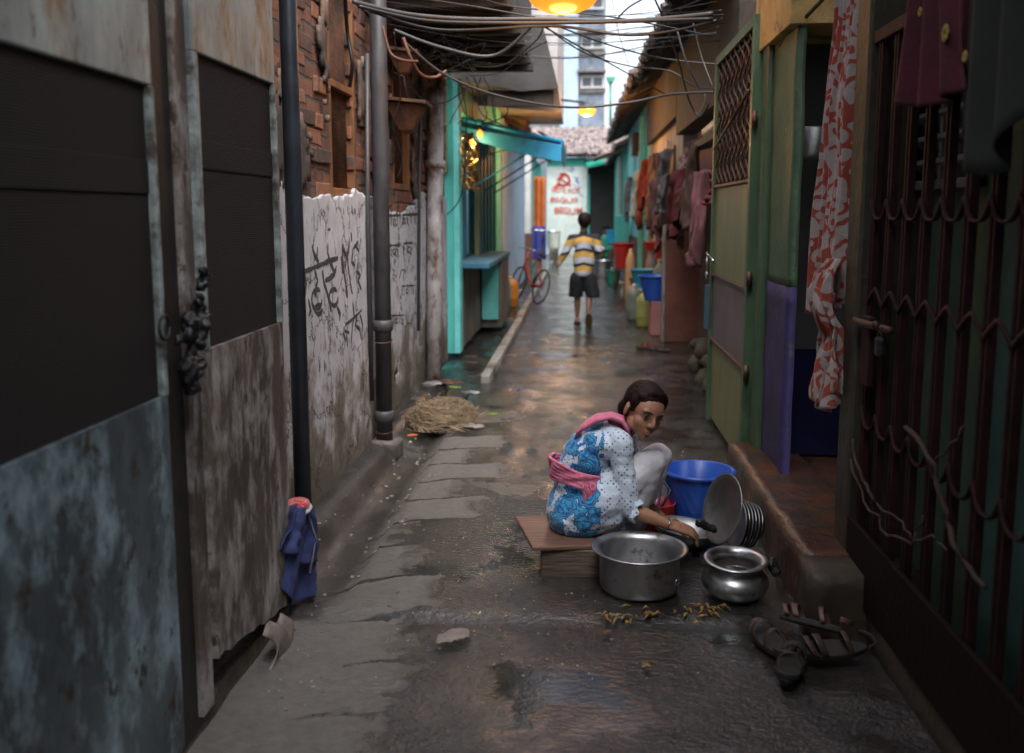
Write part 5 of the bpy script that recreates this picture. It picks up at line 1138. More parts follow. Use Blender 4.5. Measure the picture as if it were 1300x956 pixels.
o = obj('vegetable_peel', pe, M['peel']); tag(o, 'scattered yellow vegetable peel along the slab seam', 'peel'); o['kind'] = 'stuff'

# ================================================================== lamps and cables
def street_lamp(label, c, r_, m, en, arm, rs=1.0):
    c = Vector(c); t = thing('street_lamp', label, 'lamp', c, 'sodium lamps over the lane')
    obj('glass_bowl', MB().ball(c, (r_*rs, r_, r_*.55), n=24), m, t)
    obj('housing', MB().lathe([(r_*.95, .0), (r_*.8, r_*.35), (r_*.35, r_*.6), (.02, r_*.8)], c+Vector((0, 0, r_*.28)), 24), M['wire_grey'], t)
    obj('arm', MB().tube([c+Vector((0, 0, r_*.9)), c+Vector((arm[0]*.5, arm[1]*.5, r_*1.6)), c+Vector(arm)+Vector((0, 0, r_*1.2))], .016, 8), M['iron'], t)
    ld = bpy.data.lights.new('lamp_light', 'POINT'); ld.energy = en; ld.color = SODIUM; ld.shadow_soft_size = r_*.8
    lo = bpy.data.objects.new('lamp_light', ld); COL.objects.link(lo); lo.parent = t; lo.location = (0, 0, -r_*.75)
    return t
street_lamp('large amber street lamp glowing at the top of the lane', aY(715, -6, 4.9), .16, M['bulb'], 6.5, (-.5, .3, .3), 1.1)
street_lamp('small amber street lamp hanging below the long cable', aY(745, 141, 13), .12, M['bulb_hot'], 22, (-1.0, .4, .5))
t = street_lamp('round amber bulb at the outer end of the blue awning', aY(712, 184, 13.2), .055, M['bulb_hot'], 20, (-.3, -.2, .1))
def cable(label, pts, r_, m, cat='cable', grp='cables over the lane', name='cable'):
    P_ = [aY(*p) for p in pts]; out = []
    for i in range(len(P_)-1):                 # catmull-rom
        p0 = P_[max(0, i-1)]; p1 = P_[i]; p2 = P_[i+1]; p3 = P_[min(len(P_)-1, i+2)]
        for q in range(10):
            s_ = q/10; out.append(.5*((2*p1)+(p2-p0)*s_+(2*p0-5*p1+4*p2-p3)*s_*s_+(3*p1-p0-3*p2+p3)*s_**3))
    out.append(P_[-1]); o = obj(name, MB().tube(out, r_, 7), m); tag(o, label, cat, grp); return o
CB = [
 ('thick grey cable from the brick wall sagging across under the big lamp', [(448, 2, 4.8), (520, 18, 5), (600, 24, 5.2), (690, 24, 5.3), (800, 26, 5.3), (905, 17, 5.1)], .011, 'wire_grey'),
 ('thick black cable running just beneath the thick grey one', [(455, 8, 4.8), (540, 26, 5), (640, 29, 5.2), (760, 28, 5.3), (905, 24, 5.1)], .010, 'wire'),
 ('black cable dipping lowest of the upper bundle', [(470, 14, 4.9), (560, 38, 5.1), (700, 33, 5.3), (790, 44, 5.3), (850, 40, 5.2), (910, 26, 5.1)], .008, 'wire'),
 ('grey conduit bent upwards beneath the timber overhang', [(500, 38, 5.5), (560, 60, 5.6), (628, 70, 5.7), (680, 28, 5.6)], .010, 'wire_grey'),
 ('long bright cable sagging across the whole lane', [(512, 52, 5.2), (560, 92, 5.4), (620, 118, 5.6), (690, 133, 5.8), (740, 136, 5.9), (800, 130, 5.9), (850, 120, 5.8), (905, 117, 5.4)], .0075, 'wire_grey'),
 ('thin cable slanting from the lamp joint down to the right roof', [(680, 28, 5.6), (730, 56, 6), (800, 95, 7), (845, 120, 8)], .005, 'wire'),
 ('thin cable falling gently towards the pink panel', [(700, 30, 5.6), (770, 56, 6), (840, 74, 6.3), (915, 82, 6.3)], .005, 'wire'),
 ('thin cable from the lamp joint curling to the lattice door', [(685, 28, 5.6), (740, 66, 6), (800, 84, 6.3), (850, 90, 6.4), (880, 108, 6.3), (905, 112, 6)], .0045, 'wire'),
 ('thin cable spanning level above the bundle', [(520, -4, 5), (600, 8, 5.2), (680, 22, 5.3)], .005, 'wire'),
 ('second thin cable spanning level above the bundle', [(600, -6, 5), (650, 8, 5.2), (780, 22, 5.3), (905, 46, 5.4)], .0045, 'wire'),
 ('black cable dropping steeply in a loop at the tiled roof', [(828, -8, 5.6), (845, 30, 5.8), (862, 80, 6), (874, 125, 6.2), (888, 148, 6.2), (900, 132, 6)], .006, 'wire'),
 ('grey wire hanging in a V beside the lattice door', [(860, 40, 6), (872, 80, 6), (888, 112, 6.1), (896, 125, 6.1), (886, 148, 6.1)], .006, 'wire_grey'),
 ('paired thin wire hanging beside the grey V', [(880, 30, 6.2), (890, 70, 6.2), (905, 110, 6.1)], .004, 'wire_grey'),
 ('thin black wire rising to the sky gap', [(785, 22, 6), (800, 8, 6), (825, -6, 6)], .006, 'wire'),
 ('hairline wire hanging down through the sky gap', [(776, -6, 9), (785, 40, 9), (798, 82, 9.5)], .004, 'wire'),
 ('wire curving over the shop corner', [(600, 84, 6.4), (640, 82, 6.5), (680, 52, 6.3), (690, 34, 6)], .005, 'wire_grey'),
 ('second wire curving over the shop corner', [(596, 96, 6.4), (635, 92, 6.5), (670, 66, 6.3), (695, 52, 6.2)], .004, 'wire_grey'),
 ('wire looping from the pale drainpipe to the shop pier', [(520, 105, 6.2), (535, 125, 6.3), (565, 130, 6.6), (598, 108, 6.8)], .005, 'wire_grey'),
 ('rust coloured rope hanging in a loop before the brick', [(486, 34, 5.1), (495, 66, 5.1), (510, 76, 5.1), (530, 78, 5.2)], .008, 'rust_rope'),
 ('thick rust coloured rope looping down to the pale drainpipe', [(512, 48, 5.2), (522, 75, 5.2), (535, 95, 5.3), (552, 98, 5.5), (566, 90, 5.6)], .009, 'rust_rope'),
 ('bent rust pipe stub hooked over the pale drainpipe', [(545, 90, 6.4), (555, 90, 6.4), (562, 100, 6.4), (566, 110, 6.4)], .014, 'rust_rope'),
 ('wire trailing down the shop pier', [(583, 100, 8.3), (590, 130, 8.5), (592, 158, 8.6), (586, 245, 8.8), (565, 275, 8.9)], .006, 'wire'),
 ('thin wire stretched between far roofs', [(600, 205, 10), (650, 190, 12), (700, 200, 16), (745, 165, 20)], .007, 'wire_grey'),
 ('black wires bunched down the brick beside the first window', [(438, -4, 4.8), (441, 40, 4.9), (447, 80, 4.9), (444, 110, 4.95)], .010, 'wire'),
 ('black wire running down the brick between the pipes', [(500, 40, 5.6), (508, 120, 5.7), (498, 160, 5.7), (510, 200, 5.8), (505, 225, 5.8)], .004, 'wire'),
]
for lb, pts, r_, m in CB: cable(lb, pts, r_, M[m])
rr = random.Random(33)
for i in range(14):
    ya_ = rr.uniform(-8, 30); yb_ = rr.uniform(-8, 60); d_ = rr.uniform(5.4, 8.5); sg = rr.uniform(10, 50)
    cable('slack black cable strung between the two sides of the lane', [(470+rr.uniform(-20, 60), ya_, d_-.4), (600, ya_*.7+yb_*.3+sg*.8, d_), (720, (ya_+yb_)/2+sg, d_+.2), (830, yb_*.8+sg*.6, d_), (915+rr.uniform(-10, 5), yb_, d_-.6)], rr.uniform(.0016, .0042), M['wire' if rr.random() < .7 else 'wire_grey'], grp='slack cables strung across')
rr = random.Random(21)
for i in range(16):  # knotted mass of wires under the overhang
    cx, cy = 572+rr.uniform(-25, 25), 62+rr.uniform(-20, 26)
    cable('tangled wire knotted under the timber overhang', [(cx+rr.uniform(-34, 34), cy+rr.uniform(-18, 18), 6.2+rr.uniform(-.2, .3)) for _ in range(5)], rr.uniform(.003, .006), M['wire' if i % 3 else 'wire_grey'], grp='tangled wires under the overhang')
for i in range(7):
    x_ = 590+rr.uniform(-8, 45)
    cable('loose wire dangling beside the shop front', [(x_, 95+rr.uniform(0, 20), 8.6), (x_+rr.uniform(-14, 14), 120, 8.7), (x_+rr.uniform(-18, 24), 145, 8.7), (x_+rr.uniform(-14, 30), 158, 8.7)], .005, M['wire'], grp='loose wires above the awning')

# ================================================================== washing-up things in front
def ell_pot(name, label, c, prof, m, cat):
    t = thing(name, label, cat, c); obj('pot_body', MB().lathe(prof, c, 64), m, t); return t
# big aluminium pot
cp_ = aZ(811, 749); cp_.z = .0; zr = .205
t = thing('cooking_pot', 'large straight-sided aluminium pot with flared rim, empty, nearest the girl', 'pot', (cp_.x, cp_.y, .004))
o_ = Vector((cp_.x, cp_.y+.0, .008))
prof = [(.001, 0), (.118, 0), (.133, .006), (.140, .02), (.142, .05), (.143, .165), (.147, .178), (.165, .187), (.172, .190), (.173, .193), (.168, .195), (.150, .186), (.140, .176), (.137, .16), (.136, .03), (.128, .012), (.001, .010)]
PSC = 1.0
obj('pot_body', MB().lathe([(a*PSC, b*.80) for a, b in prof], o_, 72), M['alu'], t)
lg = MB(); obj('pot_ring', MB().tube(arc(o_+Vector((.155*math.cos(R(-35)), .155*math.sin(R(-35)), .06)), .012, 0, 2*math.pi, 14, (.6, .8, 0), (0, 0, 1))[:-1], .004, 6, closed=True), M['steel'], t)
# small handi
c = aZ(932, 757); c.z = .008
t = thing('cooking_pot', 'small round-bellied aluminium pot with wide rim beside the step', 'pot', c)
prof = [(.001, 0), (.06, 0), (.085, .008), (.108, .03), (.117, .055), (.114, .078), (.100, .098), (.090, .108), (.088, .128), (.092, .140), (.108, .146), (.113, .151), (.110, .156), (.098, .156), (.082, .148), (.078, .125), (.08, .105), (.1, .08), (.1, .05), (.05, .02), (.001, .02)]
prof = [(a, b*.88) for a, b in prof]
tilt = Matrix.Rotation(R(4), 3, 'X')
obj('pot_body', MB().lathe(prof, c, 64, tilt), M['alu'], t); obj('wash_water', MB().lathe([(.001, .104), (.077, .104), (.077, .098), (.001, .098)], c, 32, tilt), M['waterdark'], t)
tag(obj('scouring_rag', fuse(MB().ball(c+Vector((.125, -.02, .12)), (.02, .02, .03), n=10).ball(c+Vector((.135, -.03, .10)), (.02, .016, .02), n=10), .005, 1, 'rag', .006, 60), M['blackmetal']), 'black scouring rag hung on the rim of the small pot', 'rag')
# bucket
c = aZ(885, 668); c.z = .006
bc = c; t = thing('bucket', 'bright royal blue plastic bucket with fluted sides behind the pots', 'bucket', c)
n = 96; rt_, rb, h = .146, .103, .250; mb = MB(); vs = []; fs = []
for i in range(25):
    q = i/24
    for k_ in range(n):
        a = 2*math.pi*k_/n; r_ = rb+(rt_-rb)*q
        if .06 < q < .86: r_ += .0030*abs(math.sin((a+q*.9)*11))
        vs.append(c+Vector((r_*math.cos(a), r_*math.sin(a), h*.95*q)))
for i in range(24):
    for k_ in range(n): fs.append((i*n+k_, i*n+(k_+1) % n, (i+1)*n+(k_+1) % n, (i+1)*n+k_))
mb.add(vs, fs); mb.lathe([(.001, .0), (rb, .0)], c, n, cap=False)
mb.lathe([(rt_, h*.93), (rt_+.011, h*.935), (rt_+.013, h*.97), (rt_+.010, h), (rt_, h*1.005), (rt_-.006, h*.99), (rt_*.8, h*.4), (rb*.93, .02), (.001, .02)], c, n, cap=False)
obj('bucket_body', mb, M['pl_blue'], t)
obj('bail_handle', MB().tube([c+Vector((-(rt_+.012)*math.cos(a)*1.0, -.10*math.sin(a)*1.0-.0, h*.93-.10*math.sin(a))) for a in [math.pi*q/14 for q in range(4)]]+[c+Vector((-(rt_+.02), -.12, h*.93-.12)), c+Vector((-(rt_+.028), -.06, h*.93-.13)), c+Vector((-(rt_+.012), .0, h*.93-.02))], .006, 8), mat('dark_blue_wire', (.01, .03, .12), None, 5, .4, bump=0), t)
obj('water', MB().lathe([(.001, h*.3), (.115, h*.3), (.115, h*.28), (.001, h*.28)], c, 32), M['waterdark'], t)
# leaning lid / tray
def disc(name, label, c, r_, nrm, m, th=.004, rim=.006, cat='plate', grp=None):
    q = Vector(nrm).normalized().to_track_quat('Z', 'Y').to_matrix()
    o = obj(name, MB().lathe([(.001, 0), (r_*.80, 0), (r_*.86, .012), (r_*.97, .016), (r_, .018), (r_, .022), (r_*.96, .021), (r_*.84, .017), (r_*.78, .005), (.001, .005)], c, 56, q), m); tag(o, label, cat, grp); return o
L_ = aY(922, 647, 3.62)
disc('pot_lid', 'large round aluminium lid standing tilted against the blue bucket', L_, .140, (-.85, -.30, .25), M['alu_dull'])
for i in range(6):
    disc('steel_plate', ['steel plate standing on edge right behind the tilted aluminium lid', 'second steel plate on edge counted from the tilted lid', 'third steel plate on edge counted from the tilted lid', 'third steel plate on edge counted from the step', 'second steel plate on edge counted from the step', 'steel plate standing on edge closest to the step'][i], aY(938+i*4.2, 664+i*.8, 3.66+.004*i), .098-.002*i, (-.93, -.28, .16+.015*i), M['steel'] if i % 2 else M['alu_dull'], grp='steel plates on edge')
# wok, red bowl, dark pan handle
c = aZ(866, 700); c.z = .006
t = thing('wok', 'shallow grey aluminium wok under the girl\'s hands', 'wok', c)
obj('pan_body', MB().lathe([(.001, 0), (.05, .0), (.09, .02), (.120, .055), (.128, .075), (.132, .078), (.128, .080), (.115, .055), (.08, .022), (.001, .008)], c+Vector((.01, .06, 0)), 56, Matrix.Rotation(R(7), 3, 'Y')), M['alu_dull'], t)
t = thing('bowl', 'red plastic bowl between the girl\'s knees and the bucket', 'bowl', aZ(836, 690)+Vector((0, .16, .006)))
c = Vector(t.location); obj('bowl_body', MB().lathe([(.001, 0), (.05, 0), (.078, .07), (.083, .12), (.086, .123), (.08, .124), (.072, .07), (.045, .01), (.001, .01)], c, 40), M['pl_red'], t)
tag(obj('detergent_packet', MB().sheet(lambda u, v: Vector((aZ(802, 690).x, aZ(802, 690).y+.13, .02))+Vector((.07*(u-.5), .02*math.sin(u*3), .09*v)), 8, 8), M['peel'], solid=.012), 'small yellow packet beside the red bowl', 'packet')
# board seat
t = thing('low_board_seat', 'low seat of a brown board laid on a timber block, under the girl', 'seat', (-.03, 3.55, 0))
A = aZ(676, 700, .105); B = aZ(775, 697, .105); C_ = aZ(775, 655, .105); D = aZ(654, 660, .105)
hard('board', MB().hexa([A, Vector((B.x+.02, B.y, .105)), Vector((C_.x+.02, C_.y, .105)), D]+[p+Vector((0, 0, .016)) for p in (A, Vector((B.x+.02, B.y, .105)), Vector((C_.x+.02, C_.y, .105)), D)]), M['wood_wet'], t)
hard('block', MB().box(A.x+.03, B.x-.035, A.y+.025, A.y+.12, -.005, .104), M['wood_block'], t, bevel=.006)
hard('block', MB().box(A.x+.02, B.x+.0, A.y+.26, A.y+.33, -.005, .104), M['wood_block'], t, bevel=.006)

# ================================================================== PEOPLE
def person_root(label, loc): return thing('person', label, 'person', loc)
def head_volume(mb, c, f, u, s_=1.0, ears=True):
    f = Vector(f).normalized(); u = (Vector(u)-f*Vector(u).dot(f)).normalized(); r_ = f.cross(u).normalized()   # r_: to the person's right
    m3 = Matrix((r_, f, u)).transposed()
    def P(x, y, z): return Vector(c)+(r_*x+f*y+u*z)*s_
    def B(x, y, z, a, b, d, rot=None): mb.ball(P(x, y, z), (a*s_, b*s_, d*s_), m3 @ rot if rot else m3, 20)
    B(0, -.012, .03, .070, .088, .082); B(0, .030, .022, .060, .058, .062); B(0, .036, -.03, .052, .047, .058)
    B(0, .050, -.070, .028, .030, .024); B(0, .060, -.082, .017, .018, .014)                       # jaw, chin
    for q in (-1, 1):
        B(q*.030, .046, -.028, .028, .026, .030); B(q*.026, .070, .022, .024, .014, .010)              # cheek, brow
        B(q*.034, .018, -.050, .026, .040, .030)
        mb.cap(P(q*.009, .086, -.030), .0058*s_, P(q*.003, .093, -.027), .0075*s_)                      # nostril wings
        if ears: B(q*.074, -.006, -.006, .008, .018, .029, Matrix.Rotation(R(-q*18), 3, 'Z')); B(q*.073, -.004, -.026, .006, .008, .012)
    mb.cap(P(0, .080, .016), .0068*s_, P(0, .099, -.022), .0088*s_)
    B(0, .062, -.057, .026, .024, .018)
    return P, m3
def face_details(P, m3, parent, s_=1.0, body=None):
    for q in (-1, 1):
        e = obj('eyeball', MB().ball(P(q*.030, .0755, .004), (.0125*s_, .0090*s_, .0060*s_), m3, 20), M['eye'], parent)
        obj('iris', MB().ball(P(q*.030, .0755, .004)+(Vector(cam.location)-P(q*.030, .0755, .004)).normalized()*.0070, (.0062*s_, .0034*s_, .0060*s_), m3, 16), M['iris'], e)
        obj('eyelid', MB().tube([P(q*(.030+.0175*math.cos(a)), .0830-.007*abs(math.cos(a)), .0045+.0062*math.sin(a)) for a in [math.pi*k_/10 for k_ in range(11)]], .0014*s_, 6), M['brow'], parent)
        obj('eyelid', MB().tube([P(q*(.030+.0165*math.cos(a)), .0820-.007*abs(math.cos(a)), .0035-.0058*math.sin(a)) for a in [math.pi*k_/10 for k_ in range(11)]], .0014*s_, 6), M['skin'], parent)
        obj('eyebrow', MB().tube([P(q*.013, .0865, .0200), P(q*.026, .0850, .0235), P(q*.040, .0770, .0235), P(q*.049, .0680, .0185)], [.0016*s_, .0022*s_, .0018*s_, .0008*s_], 8, flat=1.0), M['brow'], parent)
    obj('lips', MB().tube([P(-.018, .0800, -.0565), P(-.008, .0865, -.0530), P(0, .0872, -.0542), P(.008, .0865, -.0530), P(.018, .0800, -.0565)], [.001*s_, .0028*s_, .0026*s_, .0028*s_, .001*s_], 8).tube([P(-.016, .0800, -.0580), P(-.007, .0862, -.0605), P(.007, .0862, -.0605), P(.016, .0800, -.0580)], [.001*s_, .0034*s_, .0034*s_, .001*s_], 8), M['lip'], parent)
def hand(mb, wrist, dirv, palm_n, side, L=.15, curl=.35, spread=.12, s_=1.0):
    """palm and five fingers; palm_n points out of the back of the hand, side to the thumb"""
    d = Vector(dirv).normalized(); nrm = Vector(palm_n); nrm = (nrm-d*nrm.dot(d)).normalized(); sd = Vector(side); sd = (sd-d*sd.dot(d)-nrm*sd.dot(nrm)).normalized()
    w_ = Vector(wrist); pl_ = L*.46; r_ = L*.052
    for k_, off in enumerate((-.36, -.12, .12, .36)):
        base = w_+d*pl_+sd*(-off)*L*.46; mb.cap(w_+d*L*.05-sd*off*L*.25, r_*1.35, base, r_*1.15)
        ln = L*(.50, .54, .50, .40)[k_] if k_ else L*.48
        dd = (d-sd*off*spread*2).normalized(); p = base; an = 0
        for j, (f_, rr_) in enumerate(((.45, 1.0), (.30, .9), (.25, .8))):
            an += curl*(.7+.25*j); q = (dd*math.cos(an)-nrm*math.sin(an)); p2 = p+q*ln*f_; mb.cap(p, r_*rr_, p2, r_*(rr_-.1)); p = p2
    th = w_+d*L*.12+sd*L*.16; p1 = th+(d*.6+sd*.75-nrm*.2).normalized()*L*.22; p2 = p1+(d*.9+sd*.3-nrm*.35).normalized()*L*.18; p3 = p2+(d-nrm*.4).normalized()*L*.13
    mb.cap(w_+d*L*.04, r_*1.3, th, r_*1.4); mb.cap(th, r_*1.35, p1, r_*1.1); mb.cap(p1, r_*1.1, p2, r_*.95); mb.cap(p2, r_*.95, p3, r_*.8)
    mb.cap(w_, r_*1.7, w_+d*pl_*.6, r_*1.8)

# ---- the crouching girl
YM = 3.62
def g(px, py, dy=0): return aY(px, py, YM+dy)
root = person_root('girl in blue rose tunic and pink sash crouching on a board, washing pots', g(740, 690)); root.location.z = .12
pel = g(737, 645); wai = g(737, 605); che = g(751, 574); upb = g(768, 556); nek = g(789, 543, -.02); hc = g(817, 522, -.05)
shN, shF = g(787, 562, -.105), g(790, 555, .10); elN, elF = g(800, 646, -.13), g(818, 640, .10); wrN, wrF = g(848, 666, -.155), g(850, 668, .02)
hipN, hipF = g(742, 652, -.075), g(745, 645, .075); knN, knF = g(826, 588, -.055), g(835, 580, .09)
anN, anF = g(798, 676, -.03), g(806, 668, .11); anN.z = max(anN.z, .06); anF.z = max(anF.z, .06)
toN = Vector((anN.x+.12, anN.y-.01, .018)); toF = Vector((anF.x+.12, anF.y, .018))
b = MB()
hf = Vector((.40, -.90, -.20)); hu = Vector((.32, .0, .95))
P_, m3 = head_volume(b, hc, hf, hu, .985)
b.cap(g(783, 552, 0), .045, P_(0, -.03, -.05), .043); b.cap(P_(0, -.03, -.05), .043, P_(0, -.005, -.02), .045)
b.chain([(pel, .10), (wai, .085), (che, .09), (upb, .07), (nek, .043)])
for sh, el, wr in ((shN, elN, wrN), (shF, elF, wrF)):
    b.cap(upb, .055, sh, .043); b.chain([(sh, .043), (el, .031), ((el+wr)/2, .028), (wr, .0185)])
for hp, kn, an, to in ((hipN, knN, anN, toN), (hipF, knF, anF, toF)):
    b.chain([(hp, .08), (kn, .046), ((kn*.6+an*.4), .044), (an, .028)]); b.chain([(Vector((an.x-.02, an.y, .032)), .028), (to, .017)]); b.cap(an, .028, Vector((an.x-.01, an.y, .035)), .027)
hdN = (g(890, 677, -.12)-wrN)
hand(b, wrN, hdN, (.15, -.35, .9), (-.1, .8, .3), .150, .22, .10)
hand(b, wrF, (1, -.15, -.25), (.2, .3, .9), (0, -1, .1), .145, .45, .1)
me = fuse(b, .0036, 9, 'girl_body')
# eye sockets pressed in, side of nose sharpened
for v in me.vertices:
    for q in (-1, 1):
        d = (v.co-P_(q*.030, .078, .006)).length
        if d < .022: v.co -= (m3.col[1])*(.0040*(1-(d/.022)**2))
setmats(me, [M['skin']]); link('body', me, root)
face_details(P_, m3, root, .985)
# hair: cap volume with parting and side sweep, low tied bun
hb = MB()
def HB(x, y, z, a, b_, d): hb.ball(P_(x, y, z), (a, b_, d), m3, 22)
HB(0, -.020, .036, .076, .090, .080); HB(0, .004, .056, .068, .066, .056); HB(-.028, .022, .068, .042, .036, .028); HB(.030, .020, .066, .040, .036, .028); HB(0, -.07, -.01, .055, .04, .05)
HB(.062, .012, .040, .013, .024, .024); HB(-.062, .012, .040, .013, .024, .024); HB(.042, -.06, -.02, .03, .035, .04); HB(-.042, -.06, -.02, .03, .035, .04); HB(0, -.095, -.045, .032, .03, .036)
hm_ = fuse(hb, .004, 9, 'hair')
ctr = P_(0, .0, .03)
ax0, ax1 = m3.col[0].copy(), m3.col[1].copy()
displace(hm_, lambda c, n: c+n*(.0009*math.sin((c-ctr).dot(ax0)*420+(c-ctr).dot(ax1)*160)+.0006*math.sin((c-ctr).dot(ax0)*900)))   # comb grooves
setmats(hm_, [M['hair']]); link('hair', hm_, root)
st_ = MB(); rr = random.Random(2)
for i in range(34):
    q = rr.choice((-1, 1)); a = rr.uniform(-.3, 1.2); p0 = P_(q*.03*rr.random(), .05+.03*rr.random(), .10); p1 = P_(q*(.055+.015*rr.random()), .045-.05*rr.random(), .06); p2 = P_(q*(.078+.006*rr.random()), -.01-.05*rr.random(), .02-.04*rr.random()); st_.tube([p0, p1, p2], .0012, 4)
for i in range(16):
    p0 = P_(rr.uniform(-.05, .05), -.08, .02*rr.random()); st_.tube([p0, p0+Vector((rr.uniform(-.02, .0), .01, rr.uniform(-.01, .03))), p0+Vector((rr.uniform(-.04, .0), .01, rr.uniform(-.04, .02)))], .0007, 4)
obj('loose_hair', st_, M['hair'], root)
# tunic
k = MB()
k.ball(g(733, 650, 0), (.125, .165, .100), None, 24); k.ball(g(722, 640, 0), (.085, .14, .095), None, 24)
k.chain([(g(737, 640), .118), (g(736, 606), .098), (g(750, 575), .104), (g(766, 556), .078)], 20)
k.ball(g(735, 620), (.098, .13, .10), None, 22); k.ball(g(750, 578), (.092, .125, .095), None, 22)
k.cap(g(768, 556, -.02), .066, shN, .050); k.cap(g(768, 556, .02), .07, shF, .057); k.cap(g(758, 566, -.06), .062, g(770, 566, -.09), .055)
k.chain([(shN, .049), (shN.lerp(elN, .35), .046), (shN.lerp(elN, .8), .041), (elN.lerp(wrN, .02), .039)], 18); k.chain([(shF, .056), (elF, .042)], 18)
k.chain([(g(742, 650, -.07), .105), (g(766, 632, -.075), .098), (g(782, 618, -.07), .085)], 20); k.cap(g(745, 655, -.08), .085, g(775, 652, -.09), .062); k.cap(g(750, 650, .08), .085, g(785, 640, .09), .06); k.cap(g(760, 660, -.06), .06, g(784, 668, -.06), .035)
km = fuse(k, .005, 5, 'tunic')
displace(km, lambda c, n: c+n*(mnoise.noise(Vector((c.x*7, c.y*5, c.z*16)))*.006 + mnoise.noise(Vector((c.x*30, c.y*14, c.z*38)))*.0052))   # soft folds
mid = g(764, 600).x
def tun(c_):
    sl = (c_-shN).cross((elN-shN).normalized()).length
    lim = g(766, 570).x if c_.z > g(0, 575).z else g(762, 600).x - max(0, (g(0, 640).z-c_.z))*.5
    if sl < .05 and c_.y < YM-.06 and c_.x > g(763, 560).x: return 1
    return 0 if c_.x < lim else 1
setmats(km, [M['roses'], M['dots']], tun); link('tunic', km, root)
# frayed sleeve hem
cu = MB(); ax = (wrN-elN).normalized(); e0 = elN.lerp(wrN, .06)
m_c = ax.to_track_quat('Z', 'Y').to_matrix()
cu.sheet(lambda u, v: e0+m_c @ Vector(((.043+.006*math.sin(u*25)+.004*v)*math.cos(u*6.283), (.043+.006*math.sin(u*25)+.004*v)*math.sin(u*6.283), .022*v+.008*math.sin(u*44)*v)), 60, 4)
obj('sleeve_hem', cu, M['dots'], root, solid=.003)
# leggings
lg = MB()
for hp, kn, an in ((hipN, knN, anN), (hipF, knF, anF)):
    lg.chain([(hp.lerp(kn, .25), .082), (kn, .058), (kn.lerp(an, .35), .054), (kn.lerp(an, .75), .042), (an, .037)], 20)
lg.ball(anN+Vector((-.01, 0, -.02)), (.06, .045, .025))
lm = fuse(lg, .005, 4, 'leggings')
displace(lm, lambda c, n: c+n*(mnoise.noise(Vector((c.x*9, c.y*8, c.z*24)))*.005+mnoise.noise(c*38)*.002))
setmats(lm, [M['legging']]); link('leggings', lm, root)
# pink scarf: round the neck and tied at the waist
sf = MB()
for k_ in range(5):
    o_ = k_*.010
    pts = [g(728+k_, 562-k_*3.2, -.03-.01*k_), g(738+k_, 546-k_*2.0, -.06), g(758, 534-k_*1.6, -.08+.01*k_), g(776, 530-k_*1.2, -.085+.01*k_), g(790, 535-k_*1.3, -.095+.012*k_), g(797-k_, 545-k_, -.10+.01*k_), g(799-k_, 552, -.09)]
    sf.tube(pts, [.006, .010, .012, .012, .012, .010, .006], 8, flat=.8)
for k_ in range(4): sf.tube([g(776, 534-k_*2, -.04+.03*k_), g(772, 534-k_*2, .02+.02*k_), g(780, 537, .07)], .012, 8)
for k_ in range(6):   # waist: an elliptic band round the torso
    zc = g(735, 592+k_*3.3).z; cxx = g(733, 600).x; pts = []
    for q in range(40):
        a = 2*math.pi*q/40; pts.append(Vector((cxx+.012+(.117+.004*math.sin(q*1.3+k_))*math.cos(a), YM+.0+(.147+.003*math.sin(q+k_*2))*math.sin(a), zc-.038*math.cos(a)-.012*math.sin(a*1.0)+.004*k_*math.cos(a)+.003*math.sin(q*.8+k_))))
    sf.tube(pts, .0068, 8, closed=True)
sm_ = fuse(sf, .0035, 1, 'scarf'); setmats(sm_, [M['pink']]); link('scarf', sm_, root)
fr_ = MB(); rr = random.Random(8)
for i in range(34):
    p0 = g(740+rr.uniform(0, 16), 616+rr.uniform(-2, 10), -.155); fr_.tube([p0, p0+Vector((rr.uniform(-.006, .006), -.006, -.02)), p0+Vector((rr.uniform(-.012, .012), .0, -.045-.02*rr.random()))], .0016, 4)
obj('scarf_fringe', fr_, M['pink'], root)
bd = wrN+Vector((0, 0, 0)); mq = hdN.normalized().to_track_quat('Z', 'Y').to_matrix()
obj('bracelet', MB().tube([wrN-hdN.normalized()*.006+mq @ Vector((.0215*math.cos(a), .0215*math.sin(a), .004*math.sin(a))) for a in [2*math.pi*q/24 for q in range(24)]], .0022, 6, closed=True), M['steel'], root)
obj('earring', MB().ball(P_(-.078, -.004, -.030), .0032), M['steel'], root)
# what she scrubs with
sp = fuse(MB().cap(g(888, 664, -.13), .017, g(906, 672, -.12), .014), .004, 1, 'pad', .004, 70); setmats(sp, [M['blackmetal']])
tag(link('scouring_pad', sp), 'black scouring pad held in the girl\'s fingers', 'scouring pad')

# ---- the boy walking away
KY = 11.4; kc = KY
def b_(px, py, dy=0): return aY(px, py, KY+dy)
root = person_root('boy in yellow striped jersey and black shorts walking away down the lane', Vector((b_(740, 410).x, KY, 0)))
b = MB(); hcb = b_(742, 281); ff = Vector((.05, 1, -.05))
P2, m32 = head_volume(b, hcb, ff, (0, 0, 1), .93)
b.cap(b_(741, 296), .045, b_(741, 288), .042)
b.chain([(b_(740, 350), .085), (b_(740, 330), .08), (b_(741, 312), .09), (b_(741, 300), .05)])
shL, shR = b_(726, 303), b_(757, 303); eL, eR = b_(717, 322, -.02), b_(760, 318, -.03); wL, wR = b_(708, 337, .0), b_(752, 316, -.10)
wR = b_(765, 316, .12)
for sh, el, wr in ((shL, eL, wL), (shR, eR, wR)): b.cap(b_(741, 303), .055, sh, .042); b.chain([(sh, .040), (el, .032), (wr, .022)])
hand(b, wL, (-.1, .0, -1), (-1, 0, 0), (0, 1, 0), .14, .35, .1); hand(b, wR, (.3, .9, -.1), (0, 0, 1), (-1, 0, 0), .13, .5, .1)
